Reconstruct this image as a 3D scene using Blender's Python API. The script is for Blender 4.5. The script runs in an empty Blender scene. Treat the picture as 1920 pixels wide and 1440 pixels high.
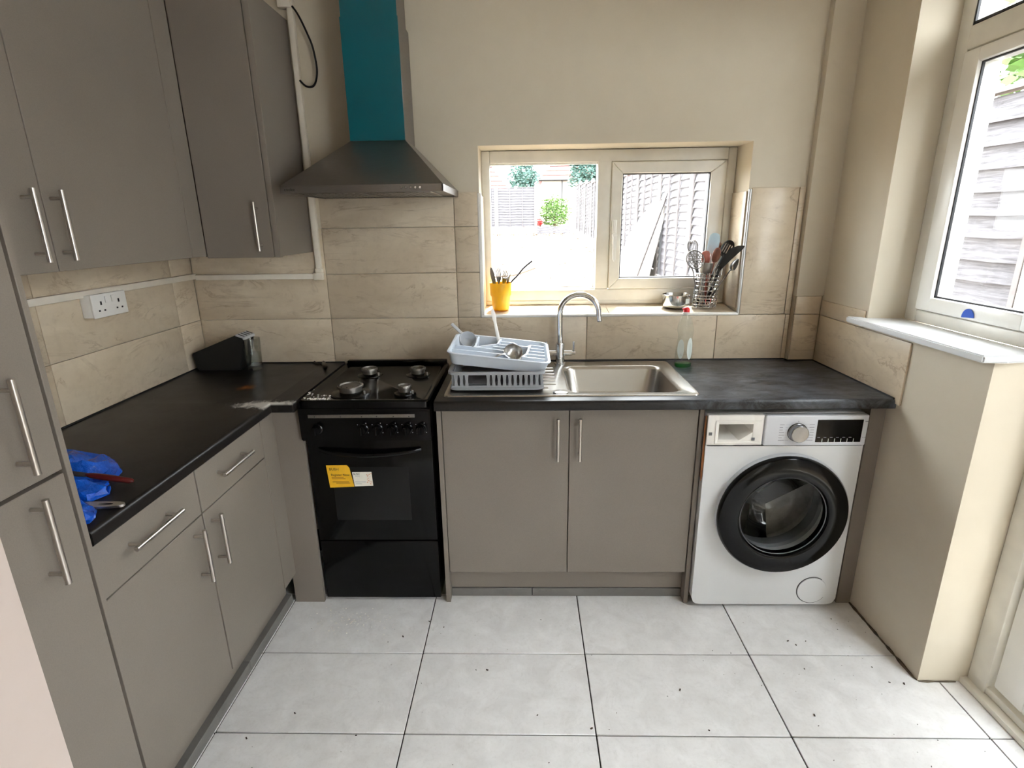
import bpy, bmesh, math, random
from mathutils import Vector, Matrix, Euler

random.seed(11)
SC = bpy.context.scene
COL = SC.collection

# ------------------------------------------------------------------ camera
cam_d = bpy.data.cameras.new('camera')
cam_d.sensor_width = 36.0
cam_d.lens = 1020.0 / 1920.0 * 36.0
cam_d.clip_start = 0.02
cam_d.clip_end = 300
cam = bpy.data.objects.new('camera', cam_d)
COL.objects.link(cam)
PITCH, YAW, ROLL = 0.2868, -0.02507, 0.01436
fw = Vector((math.sin(YAW) * math.cos(PITCH), math.cos(YAW) * math.cos(PITCH), -math.sin(PITCH)))
rt = Vector((math.cos(YAW), -math.sin(YAW), 0))
dn = fw.cross(rt)
r2 = math.cos(ROLL) * rt + math.sin(ROLL) * dn
d2 = -math.sin(ROLL) * rt + math.cos(ROLL) * dn
M = Matrix((r2, -d2, -fw)).transposed().to_4x4()
M.translation = Vector((0.3473, -2.592, 1.574))
cam.matrix_world = M
SC.camera = cam

# ------------------------------------------------------------------ world, sun, exposure
SKY = 10.0
world = bpy.data.worlds.new('overcast_sky')
SC.world = world
world.use_nodes = True
bg = world.node_tree.nodes['Background']
bg.inputs[0].default_value = (0.93, 0.96, 1.0, 1)
bg.inputs[1].default_value = SKY
sun_d = bpy.data.lights.new('sun', 'SUN')
sun_d.energy = 15.0
sun_d.angle = math.radians(3)
sun_d.color = (1.0, 0.95, 0.86)
sun = bpy.data.objects.new('sun', sun_d)
COL.objects.link(sun)
sun.rotation_euler = Vector((-0.10, -0.33, -0.94)).to_track_quat('-Z', 'Y').to_euler()
sun.location = (2, 6, 12)
SC.view_settings.view_transform = 'Standard'
SC.view_settings.look = 'None'
SC.view_settings.exposure = 0.94
SC.view_settings.gamma = 1.0
SC.view_settings.use_curve_mapping = False
SC.cycles.use_denoising = True
SC.cycles.max_bounces = 14
SC.cycles.diffuse_bounces = 8
SC.cycles.transparent_max_bounces = 24
SC.cycles.sample_clamp_indirect = 8.0
SC.cycles.caustics_reflective = False
SC.cycles.caustics_refractive = False


# ------------------------------------------------------------------ materials
def s2l(c):
    return tuple(((v / 255) / 12.92 if v / 255 <= 0.04045 else ((v / 255 + 0.055) / 1.055) ** 2.4) for v in c)


def rgba(c):
    return (*s2l(c), 1)


class NT:
    def __init__(self, name):
        self.m = bpy.data.materials.new(name)
        self.m.use_nodes = True
        self.t = self.m.node_tree
        self.b = self.t.nodes['Principled BSDF']
        self.out = self.t.nodes['Material Output']

    def n(self, typ, **kw):
        nd = self.t.nodes.new(typ)
        for k, v in kw.items():
            if k.startswith('i_'):
                key = k[2:].replace('_', ' ')
                nd.inputs[key].default_value = v
            else:
                setattr(nd, k, v)
        return nd

    def l(self, a, b):
        self.t.links.new(a, b)

    def coord(self, scale=(1, 1, 1), loc=(0, 0, 0), rot=(0, 0, 0), kind='Object'):
        tc = self.n('ShaderNodeTexCoord')
        mp = self.n('ShaderNodeMapping')
        mp.inputs['Scale'].default_value = scale
        mp.inputs['Location'].default_value = loc
        mp.inputs['Rotation'].default_value = rot
        self.l(tc.outputs[kind], mp.inputs['Vector'])
        return mp.outputs[0]

    def world_pos(self, scale=(1, 1, 1), rot=(0, 0, 0)):
        g = self.n('ShaderNodeNewGeometry')
        mp = self.n('ShaderNodeMapping')
        mp.inputs['Scale'].default_value = scale
        mp.inputs['Rotation'].default_value = rot
        self.l(g.outputs['Position'], mp.inputs['Vector'])
        return mp.outputs[0]

    def noise(self, vec, scale, detail=4, rough=0.6, dist=0.0):
        nd = self.n('ShaderNodeTexNoise')
        nd.inputs['Scale'].default_value = scale
        nd.inputs['Detail'].default_value = detail
        nd.inputs['Roughness'].default_value = rough
        nd.inputs['Distortion'].default_value = dist
        self.l(vec, nd.inputs['Vector'])
        return nd.outputs[0]

    def ramp(self, fac, stops):
        nd = self.n('ShaderNodeValToRGB')
        el = nd.color_ramp.elements
        while len(el) < len(stops):
            el.new(0.5)
        for e, (p, c) in zip(el, stops):
            e.position = p
            e.color = c if len(c) == 4 else (*c, 1)
        self.l(fac, nd.inputs[0])
        return nd.outputs[0]

    def mix(self, fac, a, b, mode='MIX'):
        nd = self.n('ShaderNodeMix', data_type='RGBA', blend_type=mode)
        for sock, v in ((nd.inputs[0], fac), (nd.inputs[6], a), (nd.inputs[7], b)):
            if hasattr(v, 'is_output') or hasattr(v, 'links'):
                self.l(v, sock)
            else:
                sock.default_value = v
        return nd.outputs[2]

    def bump(self, h, strength=0.2, dist=0.01):
        nd = self.n('ShaderNodeBump')
        nd.inputs['Strength'].default_value = strength
        nd.inputs['Distance'].default_value = dist
        self.l(h, nd.inputs['Height'])
        self.l(nd.outputs[0], self.b.inputs['Normal'])

    def base(self, c):
        if hasattr(c, 'links'):
            self.l(c, self.b.inputs['Base Color'])
        else:
            self.b.inputs['Base Color'].default_value = c

    def pr(self, rough=0.5, metal=0.0, spec=0.5, **kw):
        self.b.inputs['Roughness'].default_value = rough
        self.b.inputs['Metallic'].default_value = metal
        self.b.inputs['Specular IOR Level'].default_value = spec
        for k, v in kw.items():
            self.b.inputs[k.replace('_', ' ')].default_value = v


MATS = {}
W1 = (1, 1, 1, 1)
B0 = (0, 0, 0, 1)


def plain(name, c, rough=0.5, metal=0.0, spec=0.5, var=0.06, scale=12, bump=0.0):
    m = NT(name)
    v = m.coord()
    f = m.noise(v, scale, 3)
    c0 = rgba(c)
    lo = tuple(x * (1 - var) for x in c0[:3]) + (1,)
    hi = tuple(min(1, x * (1 + var)) for x in c0[:3]) + (1,)
    m.base(m.ramp(f, [(0.3, lo), (0.7, hi)]))
    m.pr(rough, metal, spec)
    if bump:
        m.bump(m.noise(v, scale * 12, 2), bump, 0.002)
    MATS[name] = m.m
    return m


def wall_paint():
    for nm, c in (('wall_paint', (207, 198, 180)), ('reveal_paint', (232, 225, 211)), ('near_paint', (198, 184, 177))):
        m = NT(nm)
        v = m.world_pos()
        a = m.noise(v, 1.3, 4, 0.6, 0.4)
        b = m.noise(v, 9, 5, 0.65)
        d = m.noise(v, 2.6, 6, 0.75, 1.2)
        c0 = rgba(c)
        col = m.mix(m.ramp(a, [(0.3, B0), (0.75, W1)]), tuple(x * 0.9 for x in c0[:3]) + (1,), c0)
        col = m.mix(m.ramp(b, [(0.35, (0.0,) * 3), (0.8, (0.10,) * 3)]), col, rgba((168, 150, 120)))
        col = m.mix(m.ramp(d, [(0.66, (0.0,) * 3), (0.78, (0.14,) * 3)]), col, rgba((128, 112, 92)))
        m.base(col)
        m.pr(0.7, 0, 0.3)
        m.bump(m.noise(v, 140, 2), 0.05, 0.002)
        MATS[nm] = m.m


wall_paint()


def tile_mat(name, c, vein, c2, scale=1.0, rough=0.28, amt=0.55):
    m = NT(name)
    oi = m.n('ShaderNodeObjectInfo')
    g = m.world_pos()
    sh = m.n('ShaderNodeVectorMath', operation='SCALE')
    comb = m.n('ShaderNodeCombineXYZ')
    for k in range(3):
        m.l(oi.outputs['Random'], comb.inputs[k])
    m.l(comb.outputs[0], sh.inputs[0])
    sh.inputs['Scale'].default_value = 13.0
    ad = m.n('ShaderNodeVectorMath', operation='ADD')
    m.l(g, ad.inputs[0])
    m.l(sh.outputs[0], ad.inputs[1])
    mp = m.n('ShaderNodeMapping')
    mp.inputs['Rotation'].default_value = (0.5, 0.6, 0.4)
    mp.inputs['Scale'].default_value = (1.0, 1.0, 2.6)
    m.l(ad.outputs[0], mp.inputs['Vector'])
    v = mp.outputs[0]
    cloud = m.noise(v, 3.0 * scale, 5, 0.6, 0.6)
    col = m.mix(m.ramp(cloud, [(0.3, B0), (0.72, W1)]), rgba(c2), rgba(c))
    ve = m.noise(v, 2.2 * scale, 8, 0.62, 1.6)
    vm = m.ramp(ve, [(0.475, B0), (0.5, (amt,) * 3), (0.525, B0)])
    br = m.noise(v, 5 * scale, 3)
    vm2 = m.mix(1.0, vm, m.ramp(br, [(0.45, B0), (0.65, W1)]), 'MULTIPLY')
    col = m.mix(vm2, col, rgba(vein))
    fine = m.noise(g, 26 * scale, 5, 0.7)
    col = m.mix(m.ramp(fine, [(0.5, B0), (0.8, (0.22,) * 3)]), col, rgba(vein))
    m.base(col)
    m.pr(rough, 0, 0.5)
    m.bump(cloud, 0.08, 0.004)
    MATS[name] = m.m


tile_mat('wall_tile', (214, 200, 178), (140, 116, 90), (194, 178, 154), 1.0, 0.3)
tile_mat('floor_tile', (236, 236, 237), (168, 164, 160), (217, 216, 216), 3.2, 0.4, 0.16)
tile_mat('skirt_tile', (118, 116, 112), (84, 82, 80), (100, 98, 95), 1.3, 0.4, 0.4)


def cabinet():
    m = NT('cabinet')
    v = m.world_pos()
    a = m.noise(v, 1.6, 4, 0.55)
    f = m.noise(v, 420, 2, 0.7)
    c0 = s2l((130, 122, 113))
    c1 = s2l((122, 114, 105))
    col = m.mix(m.ramp(a, [(0.35, B0), (0.7, W1)]), (*c1, 1), (*c0, 1))
    col = m.mix(m.ramp(f, [(0.3, (0.16,) * 3), (0.6, B0)]), col, rgba((80, 73, 66)))
    m.base(col)
    m.pr(0.42, 0, 0.4)
    MATS['cabinet'] = m.m


cabinet()
plain('carcass', (92, 84, 76), 0.6)


def worktop():
    m = NT('worktop')
    v = m.world_pos()
    f = m.noise(v, 90, 4, 0.7)
    col = m.ramp(f, [(0.3, rgba((16, 15, 15))), (0.75, rgba((34, 31, 30)))])
    # grey smears and a cloudy blue-grey reflection painted on the right hand end
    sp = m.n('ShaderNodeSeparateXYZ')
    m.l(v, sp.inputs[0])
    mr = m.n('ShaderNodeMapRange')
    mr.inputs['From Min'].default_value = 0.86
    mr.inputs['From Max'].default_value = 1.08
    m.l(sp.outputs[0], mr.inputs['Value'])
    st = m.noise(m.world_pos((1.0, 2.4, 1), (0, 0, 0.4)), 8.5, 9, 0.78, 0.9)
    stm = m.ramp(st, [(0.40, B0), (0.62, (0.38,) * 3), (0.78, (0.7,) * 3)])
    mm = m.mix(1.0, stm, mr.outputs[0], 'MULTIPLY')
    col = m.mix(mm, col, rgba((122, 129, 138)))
    # wispy white patch by the inner corner
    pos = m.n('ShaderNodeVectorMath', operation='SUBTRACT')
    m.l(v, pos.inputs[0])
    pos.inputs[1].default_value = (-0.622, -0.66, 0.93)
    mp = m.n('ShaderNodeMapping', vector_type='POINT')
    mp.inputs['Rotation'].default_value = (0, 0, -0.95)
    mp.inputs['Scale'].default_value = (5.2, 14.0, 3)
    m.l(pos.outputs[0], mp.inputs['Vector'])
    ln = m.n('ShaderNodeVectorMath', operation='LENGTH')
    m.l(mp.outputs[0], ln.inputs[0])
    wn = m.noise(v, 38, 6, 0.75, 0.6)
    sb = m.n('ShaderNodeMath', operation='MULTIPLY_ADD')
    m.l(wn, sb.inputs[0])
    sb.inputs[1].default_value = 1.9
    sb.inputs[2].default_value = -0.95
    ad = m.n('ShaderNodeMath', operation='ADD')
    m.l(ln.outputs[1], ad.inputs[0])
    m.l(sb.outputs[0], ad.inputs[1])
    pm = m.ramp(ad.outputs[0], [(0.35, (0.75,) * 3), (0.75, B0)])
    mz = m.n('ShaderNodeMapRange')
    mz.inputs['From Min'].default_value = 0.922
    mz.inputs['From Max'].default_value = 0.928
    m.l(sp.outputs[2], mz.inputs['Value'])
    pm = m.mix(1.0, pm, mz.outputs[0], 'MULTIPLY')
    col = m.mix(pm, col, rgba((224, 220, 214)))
    # small rust coloured spot
    p2 = m.n('ShaderNodeVectorMath', operation='DISTANCE')
    m.l(v, p2.inputs[0])
    p2.inputs[1].default_value = (-0.824, -0.436, 0.93)
    a2 = m.n('ShaderNodeMath', operation='MULTIPLY_ADD')
    m.l(wn, a2.inputs[0])
    a2.inputs[1].default_value = 0.1
    m.l(p2.outputs['Value'], a2.inputs[2])
    pm2 = m.ramp(a2.outputs[0], [(0.05, (0.8,) * 3), (0.095, B0)])
    col = m.mix(pm2, col, rgba((150, 92, 40)))
    m.base(col)
    m.pr(0.32, 0, 0.3)
    rr = m.noise(v, 9, 3, 0.5)
    m.l(m.ramp(rr, [(0.3, (0.30,) * 3), (0.7, (0.37,) * 3)]), m.b.inputs['Roughness'])
    MATS['worktop'] = m.m


worktop()


def steel(name, c, rough, aniso_scale=(1, 1, 1), amt=0.12):
    m = NT(name)
    v = m.coord(aniso_scale)
    f = m.noise(v, 40, 3, 0.5)
    c0 = rgba(c)
    m.base(m.ramp(f, [(0.2, tuple(x * (1 - amt) for x in c0[:3]) + (1,)), (0.8, c0)]))
    m.pr(rough, 1.0)
    fr = m.noise(v, 14, 3, 0.5)
    m.l(m.ramp(fr, [(0.2, (rough * 0.9,) * 3), (0.8, (rough * 1.12,) * 3)]), m.b.inputs['Roughness'])
    MATS[name] = m.m


steel('steel_brushed', (196, 194, 190), 0.3, (1, 14, 14))

steel('steel_hood', (150, 146, 142), 0.38, (1, 12, 12))
steel('chrome', (228, 230, 232), 0.07)

steel('dull_metal', (150, 146, 140), 0.45, (8, 8, 8), 0.3)
plain('handle_steel', (196, 190, 182), 0.34, metal=1.0, var=0.03, scale=8)
plain('steel_sink', (182, 178, 172), 0.26, metal=1.0, var=0.06, scale=5)
plain('cutlery_steel', (104, 102, 100), 0.28, metal=1.0, var=0.05)
plain('masher_steel', (96, 92, 88), 0.4, metal=1.0, var=0.08)
plain('knob_steel', (140, 141, 144), 0.24, metal=1.0, var=0.06)
plain('upvc', (234, 233, 228), 0.28, var=0.04, scale=3)
plain('upvc_dirty', (222, 219, 210), 0.35, var=0.12, scale=5)
plain('trunking', (226, 218, 204), 0.45, var=0.05)
plain('white_plastic', (232, 230, 226), 0.35, var=0.03)
plain('white_enamel', (212, 214, 216), 0.25, var=0.025, scale=4)
plain('wm_fascia', (206, 209, 216), 0.28, var=0.02)
plain('black_gloss', (6, 6, 7), 0.14, spec=0.22, var=0.1)
plain('black_enamel', (7, 7, 7), 0.25, spec=0.3, var=0.2, scale=30)
plain('black_plastic', (15, 15, 16), 0.38, var=0.1)
plain('black_matt', (12, 12, 12), 0.6, var=0.1)
plain('oven_glass', (26, 26, 26), 0.14, spec=0.25, var=0.05)
plain('grey_rubber', (104, 106, 110), 0.5)
plain('drum_dark', (12, 12, 13), 0.5)
plain('drum_steel', (206, 206, 204), 0.38, metal=0.5, var=0.2, scale=18)
plain('teal_film', (6, 88, 99), 0.3, var=0.06, scale=4)
plain('grey_plastic', (190, 194, 200), 0.4, var=0.04)
plain('tray_plastic', (196, 204, 214), 0.35, var=0.03)
plain('rack_plastic', (158, 162, 166), 0.45, var=0.06)
def translucent(name, c, amt):
    m = plain(name, c, 0.35, var=0.03)
    t = m.n('ShaderNodeBsdfTranslucent')
    t.inputs[0].default_value = rgba(c)
    mx = m.n('ShaderNodeMixShader')
    mx.inputs[0].default_value = amt
    m.l(m.b.outputs[0], mx.inputs[1])
    m.l(t.outputs[0], mx.inputs[2])
    m.l(mx.outputs[0], m.out.inputs[0])


translucent('yellow_plastic', (236, 190, 36), 0.2)
plain('red_plastic', (216, 24, 34), 0.35)
plain('dark_red', (78, 12, 14), 0.35)
plain('dark_handle', (42, 42, 56), 0.4)
plain('blue_sticker', (26, 82, 186), 0.35)
plain('spatula_blue', (176, 200, 214), 0.4)
plain('brown_wood', (128, 82, 66), 0.55, var=0.15, scale=40)
plain('red_brown', (158, 84, 68), 0.5)
plain('batten_wood', (150, 96, 56), 0.65, var=0.3, scale=30)
plain('sticker_yellow', (232, 178, 34), 0.5, var=0.06, scale=30)
plain('sticker_white', (226, 222, 210), 0.5, var=0.05, scale=30)
plain('ink', (26, 22, 20), 0.6)
plain('ink_brown', (120, 76, 20), 0.6)
plain('ink_red', (206, 130, 90), 0.6)
plain('ink_grey', (150, 152, 160), 0.6)
plain('grout_dark', (44, 40, 38), 0.85)
plain('grout_light', (186, 172, 150), 0.8)
plain('grime', (92, 82, 68), 0.9, var=0.4, scale=40)
plain('sealant_black', (16, 15, 14), 0.7)
plain('trim_silver', (206, 208, 210), 0.3, metal=0.7)
plain('cable_black', (16, 14, 14), 0.5)
plain('gasket', (38, 38, 42), 0.6)
plain('label_white', (226, 234, 230), 0.4)
plain('render_wall', (160, 156, 148), 0.9)
plain('roof_tile', (128, 78, 72), 0.85, var=0.25, scale=6)
plain('fence_wood', (150, 138, 126), 0.85, var=0.3, scale=6)
plain('fence_grey', (100, 95, 95), 0.85, var=0.3, scale=6)
plain('concrete', (138, 134, 130), 0.9, var=0.12)
plain('soil', (108, 95, 80), 0.95, var=0.35, scale=2)
plain('leaf_green', (74, 104, 44), 0.6, var=0.35, scale=8)
plain('leaf_blue', (62, 90, 82), 0.6, var=0.35, scale=3)
plain('trunk', (92, 74, 58), 0.9)
plain('flower_red', (206, 60, 60), 0.6)
plain('crumb_dark', (54, 42, 34), 0.9)
plain('fleck_white', (236, 232, 226), 0.8)


def fence_mat(name, c, c2, rotate):
    m = NT(name)
    oi = m.n('ShaderNodeObjectInfo')
    comb = m.n('ShaderNodeCombineXYZ')
    m.l(oi.outputs['Random'], comb.inputs[2])
    sc_ = m.n('ShaderNodeVectorMath', operation='SCALE')
    m.l(comb.outputs[0], sc_.inputs[0])
    sc_.inputs['Scale'].default_value = 20
    ad = m.n('ShaderNodeVectorMath', operation='ADD')
    m.l(m.coord((1.2, 1.2, 16)), ad.inputs[0])
    m.l(sc_.outputs[0], ad.inputs[1])
    f = m.noise(ad.outputs[0], 3.5, 6, 0.7, 0.8)
    m.base(m.ramp(f, [(0.3, rgba(c2)), (0.6, rgba(c)), (0.8, rgba(tuple(min(255, x + 26) for x in c)))]))
    m.pr(0.85)
    MATS[name] = m.m


fence_mat('fence_board', (96, 94, 98), (52, 48, 50), 0)


def glass_mat(name, tint=(1, 1, 1), ior=1.45, rough=0.0, gl=1.0):
    m = NT(name)
    m.t.nodes.remove(m.b)
    tr = m.n('ShaderNodeBsdfTransparent')
    tr.inputs[0].default_value = (*tint, 1)
    go = m.n('ShaderNodeBsdfGlossy')
    go.inputs['Roughness'].default_value = rough
    fr = m.n('ShaderNodeLayerWeight')
    pw = m.n('ShaderNodeMath', operation='POWER')
    m.l(fr.outputs['Facing'], pw.inputs[0])
    pw.inputs[1].default_value = 5.0
    f0 = ((ior - 1) / (ior + 1)) ** 2
    mu = m.n('ShaderNodeMath', operation='MULTIPLY_ADD', use_clamp=True)
    m.l(pw.outputs[0], mu.inputs[0])
    mu.inputs[1].default_value = (1 - f0) * min(gl, 1.0)
    mu.inputs[2].default_value = f0 * gl
    mx = m.n('ShaderNodeMixShader')
    m.l(mu.outputs[0], mx.inputs[0])
    m.l(tr.outputs[0], mx.inputs[1])
    m.l(go.outputs[0], mx.inputs[2])
    m.l(mx.outputs[0], m.out.inputs[0])
    MATS[name] = m.m


glass_mat('window_glass', (0.97, 0.985, 0.98), 1.45, 0.0, 0.3)
glass_mat('clear_plastic', (0.93, 0.95, 0.94), 1.5, 0.05, 1.6)
glass_mat('tumbler_glass', (0.9, 0.91, 0.9), 1.5, 0.08, 1.8)
glass_mat('drum_glass', (0.8, 0.82, 0.82), 1.5, 0.02, 1.0)
glass_mat('green_liquid', (0.16, 0.66, 0.3), 1.35, 0.05, 1.0)


def bag_mat():
    m = NT('blue_bag')
    v = m.coord()
    f = m.noise(v, 22, 5, 0.7)
    m.base(m.ramp(f, [(0.3, rgba((4, 58, 160))), (0.7, rgba((10, 96, 212)))]))
    m.pr(0.25, 0, 0.6)
    m.bump(m.noise(v, 45, 4, 0.6, 1.0), 0.5, 0.01)
    MATS['blue_bag'] = m.m


bag_mat()


def pan_steel():
    steel('pan_steel', (206, 206, 204), 0.16)


pan_steel()


# ------------------------------------------------------------------ mesh helpers
def BM():
    return bmesh.new()


def add(bm, verts, faces):
    vs = [bm.verts.new(v) for v in verts]
    for f in faces:
        try:
            bm.faces.new([vs[i] for i in f])
        except ValueError:
            pass
    return vs


def box(bm, x0, x1, y0, y1, z0, z1, r=0.0, seg=2):
    xs, ys, zs = sorted((x0, x1)), sorted((y0, y1)), sorted((z0, z1))
    v = [(x, y, z) for x in xs for y in ys for z in zs]
    if r <= 0:
        add(bm, v, [(0, 1, 3, 2), (4, 6, 7, 5), (0, 4, 5, 1), (2, 3, 7, 6), (0, 2, 6, 4), (1, 5, 7, 3)])
        return bm
    t = bmesh.new()
    add(t, v, [(0, 1, 3, 2), (4, 6, 7, 5), (0, 4, 5, 1), (2, 3, 7, 6), (0, 2, 6, 4), (1, 5, 7, 3)])
    r = min(r, 0.49 * min(xs[1] - xs[0], ys[1] - ys[0], zs[1] - zs[0]))
    bmesh.ops.bevel(t, geom=list(t.edges), offset=r, segments=seg, affect='EDGES', profile=0.5)
    merge(bm, t)
    return bm


def merge(bm, t, mat=None):
    t.verts.ensure_lookup_table()
    mp = {}
    for v in t.verts:
        mp[v] = bm.verts.new(mat @ v.co if mat else v.co)
    for f in t.faces:
        try:
            bm.faces.new([mp[v] for v in f.verts])
        except ValueError:
            pass
    t.free()


def basis(d):
    d = Vector(d).normalized()
    a = Vector((0, 0, 1)) if abs(d.z) < 0.9 else Vector((1, 0, 0))
    u = d.cross(a).normalized()
    w = d.cross(u).normalized()
    return u, w


def cyl(bm, p0, p1, r0, r1=None, n=16, caps=True):
    r1 = r0 if r1 is None else r1
    p0, p1 = Vector(p0), Vector(p1)
    u, w = basis(p1 - p0)
    vs = []
    for p, r in ((p0, r0), (p1, r1)):
        for k in range(n):
            a = 2 * math.pi * k / n
            vs.append(p + r * (math.cos(a) * u + math.sin(a) * w))
    fs = [(k, (k + 1) % n, n + (k + 1) % n, n + k) for k in range(n)]
    if caps:
        fs += [tuple(range(n))[::-1], tuple(range(n, 2 * n))]
    add(bm, vs, fs)
    return bm


def tube(bm, pts, r, n=8, closed=False, caps=True):
    pts = [Vector(p) for p in pts]
    m = len(pts)
    rr = r if isinstance(r, (list, tuple)) else [r] * m
    u = None
    vs = []
    for i in range(m):
        if closed:
            d = pts[(i + 1) % m] - pts[i - 1]
        else:
            d = pts[min(i + 1, m - 1)] - pts[max(i - 1, 0)]
        d.normalize()
        if u is None:
            u, w = basis(d)
        else:
            u = (u - d * u.dot(d)).normalized()
            w = d.cross(u)
        for k in range(n):
            a = 2 * math.pi * k / n
            vs.append(pts[i] + rr[i] * (math.cos(a) * u + math.sin(a) * w))
    fs = []
    for i in range(m if closed else m - 1):
        j = (i + 1) % m
        for k in range(n):
            fs.append((i * n + k, i * n + (k + 1) % n, j * n + (k + 1) % n, j * n + k))
    if caps and not closed:
        fs += [tuple(range(n))[::-1], tuple(range((m - 1) * n, m * n))]
    add(bm, vs, fs)
    return bm


def lathe(bm, prof, c, n=32, axis='z', closed=False):
    c = Vector(c)
    vs = []
    for r, h in prof:
        for k in range(n):
            a = 2 * math.pi * k / n
            x, y = r * math.cos(a), r * math.sin(a)
            p = {'z': Vector((x, y, h)), 'y': Vector((x, h, y)), 'x': Vector((h, x, y))}[axis]
            vs.append(c + p)
    m = len(prof)
    fs = []
    for i in range(m if closed else m - 1):
        j = (i + 1) % m
        for k in range(n):
            fs.append((i * n + k, i * n + (k + 1) % n, j * n + (k + 1) % n, j * n + k))
    if not closed:
        if prof[0][0] > 1e-6:
            fs.append(tuple(range(n))[::-1])
        if prof[-1][0] > 1e-6:
            fs.append(tuple(range((m - 1) * n, m * n)))
    add(bm, vs, fs)
    bmesh.ops.remove_doubles(bm, verts=bm.verts, dist=1e-6)
    return bm


def shell(bm, prof, c, n=32, axis='z'):
    """lathe of an open profile, no caps"""
    c = Vector(c)
    vs = []
    for r, h in prof:
        for k in range(n):
            a = 2 * math.pi * k / n
            x, y = r * math.cos(a), r * math.sin(a)
            vs.append(c + {'z': Vector((x, y, h)), 'y': Vector((x, h, y)), 'x': Vector((h, x, y))}[axis])
    fs = []
    for i in range(len(prof) - 1):
        for k in range(n):
            fs.append((i * n + k, i * n + (k + 1) % n, (i + 1) * n + (k + 1) % n, (i + 1) * n + k))
    add(bm, vs, fs)
    bmesh.ops.remove_doubles(bm, verts=bm.verts, dist=1e-6)
    return bm


def prism(bm, poly, lo, hi, axis='x'):
    def P(a, b, h):
        return {'x': (h, a, b), 'y': (a, h, b), 'z': (a, b, h)}[axis]
    n = len(poly)
    vs = [P(a, b, lo) for a, b in poly] + [P(a, b, hi) for a, b in poly]
    fs = [(k, (k + 1) % n, n + (k + 1) % n, n + k) for k in range(n)]
    fs += [tuple(range(n))[::-1], tuple(range(n, 2 * n))]
    add(bm, vs, fs)
    return bm


def rrect(x0, x1, y0, y1, r, k=6):
    pts = []
    for cx, cy, a0 in ((x1 - r, y1 - r, 0), (x0 + r, y1 - r, 90), (x0 + r, y0 + r, 180), (x1 - r, y0 + r, 270)):
        for i in range(k + 1):
            a = math.radians(a0 + 90 * i / k)
            pts.append((cx + r * math.cos(a), cy + r * math.sin(a)))
    return pts


def loft(bm, loops, cap0=False, cap1=False):
    n = len(loops[0])
    vs = [p for lp in loops for p in lp]
    fs = []
    for i in range(len(loops) - 1):
        for k in range(n):
            fs.append((i * n + k, i * n + (k + 1) % n, (i + 1) * n + (k + 1) % n, (i + 1) * n + k))
    if cap0:
        fs.append(tuple(range(n))[::-1])
    if cap1:
        fs.append(tuple(range((len(loops) - 1) * n, len(loops) * n)))
    add(bm, vs, fs)
    return bm


def wpos(o):
    p = Vector((0, 0, 0))
    while o is not None:
        p += Vector(o.location)
        o = o.parent
    return p


def to_mesh(name, bm, mat, smooth=38):
    bmesh.ops.recalc_face_normals(bm, faces=bm.faces)
    me = bpy.data.meshes.new(name)
    bm.to_mesh(me)
    bm.free()
    me.materials.append(MATS[mat] if isinstance(mat, str) else mat)
    if smooth:
        me.polygons.foreach_set('use_smooth', [True] * len(me.polygons))
        me.set_sharp_from_angle(angle=math.radians(smooth))
    return me


def obj(name, bm, mat, parent=None, local=False, smooth=38):
    """one mesh object; vertices are given in room coordinates unless local"""
    if not local:
        if parent is not None:
            off = wpos(parent)
            loc = Vector((0, 0, 0))
        else:
            xs = [v.co for v in bm.verts]
            lo = Vector((min(c.x for c in xs), min(c.y for c in xs), min(c.z for c in xs)))
            hi = Vector((max(c.x for c in xs), max(c.y for c in xs), lo.z))
            off = (lo + hi) / 2
            loc = off.copy()
        for v in bm.verts:
            v.co -= off
    else:
        loc = Vector((0, 0, 0))
    o = bpy.data.objects.new(name, to_mesh(name, bm, mat, smooth))
    COL.objects.link(o)
    o.location = loc
    if parent is not None:
        o.parent = parent
    return o


def tag(o, label=None, cat=None, group=None, kind=None):
    if label:
        o['label'] = label
    if cat:
        o['category'] = cat
    if group:
        o['group'] = group
    if kind:
        o['kind'] = kind
    return o


def thing(name, label, cat, loc=(0, 0, 0), rot=None, group=None, kind=None):
    o = bpy.data.objects.new(name, None)
    o.empty_display_size = 0.05
    COL.objects.link(o)
    o.location = loc
    if rot is not None:
        o.rotation_euler = rot
    tag(o, label, cat, group, kind)
    return o


def struct(name, bm, mat, label=None, cat=None):
    o = obj(name, bm, mat)
    return tag(o, label, cat, None, 'structure')


def inst(o, name, loc, parent=None):
    c = bpy.data.objects.new(name, o.data)
    COL.objects.link(c)
    c.parent = parent
    c.location = loc
    return c


def text(name, s, size, mat, parent, mw, ext=0.0003, align='LEFT'):
    """flat lettering; mw maps the text plane (x right, y up) into room coordinates"""
    cu = bpy.data.curves.new(name, 'FONT')
    cu.body = s
    cu.size = size
    cu.extrude = ext
    cu.align_x = align
    cu.resolution_u = 2
    to = bpy.data.objects.new(name + '_tmp', cu)
    COL.objects.link(to)
    bpy.context.view_layer.update()
    me = bpy.data.meshes.new_from_object(to.evaluated_get(bpy.context.evaluated_depsgraph_get()))
    bpy.data.objects.remove(to)
    bpy.data.curves.remove(cu)
    me.transform(mw)
    off = wpos(parent)
    me.transform(Matrix.Translation(-off))
    me.materials.clear()
    me.materials.append(MATS[mat])
    o = bpy.data.objects.new(name, me)
    COL.objects.link(o)
    o.parent = parent
    return o


def facing_y(x, y, z):
    """text plane standing upright, facing -Y, lower left at (x,y,z)"""
    return Matrix(((1, 0, 0, x), (0, 0, -1, y), (0, 1, 0, z), (0, 0, 0, 1)))


XL, XR = -1.23, 1.728
ZW = 0.93

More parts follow.
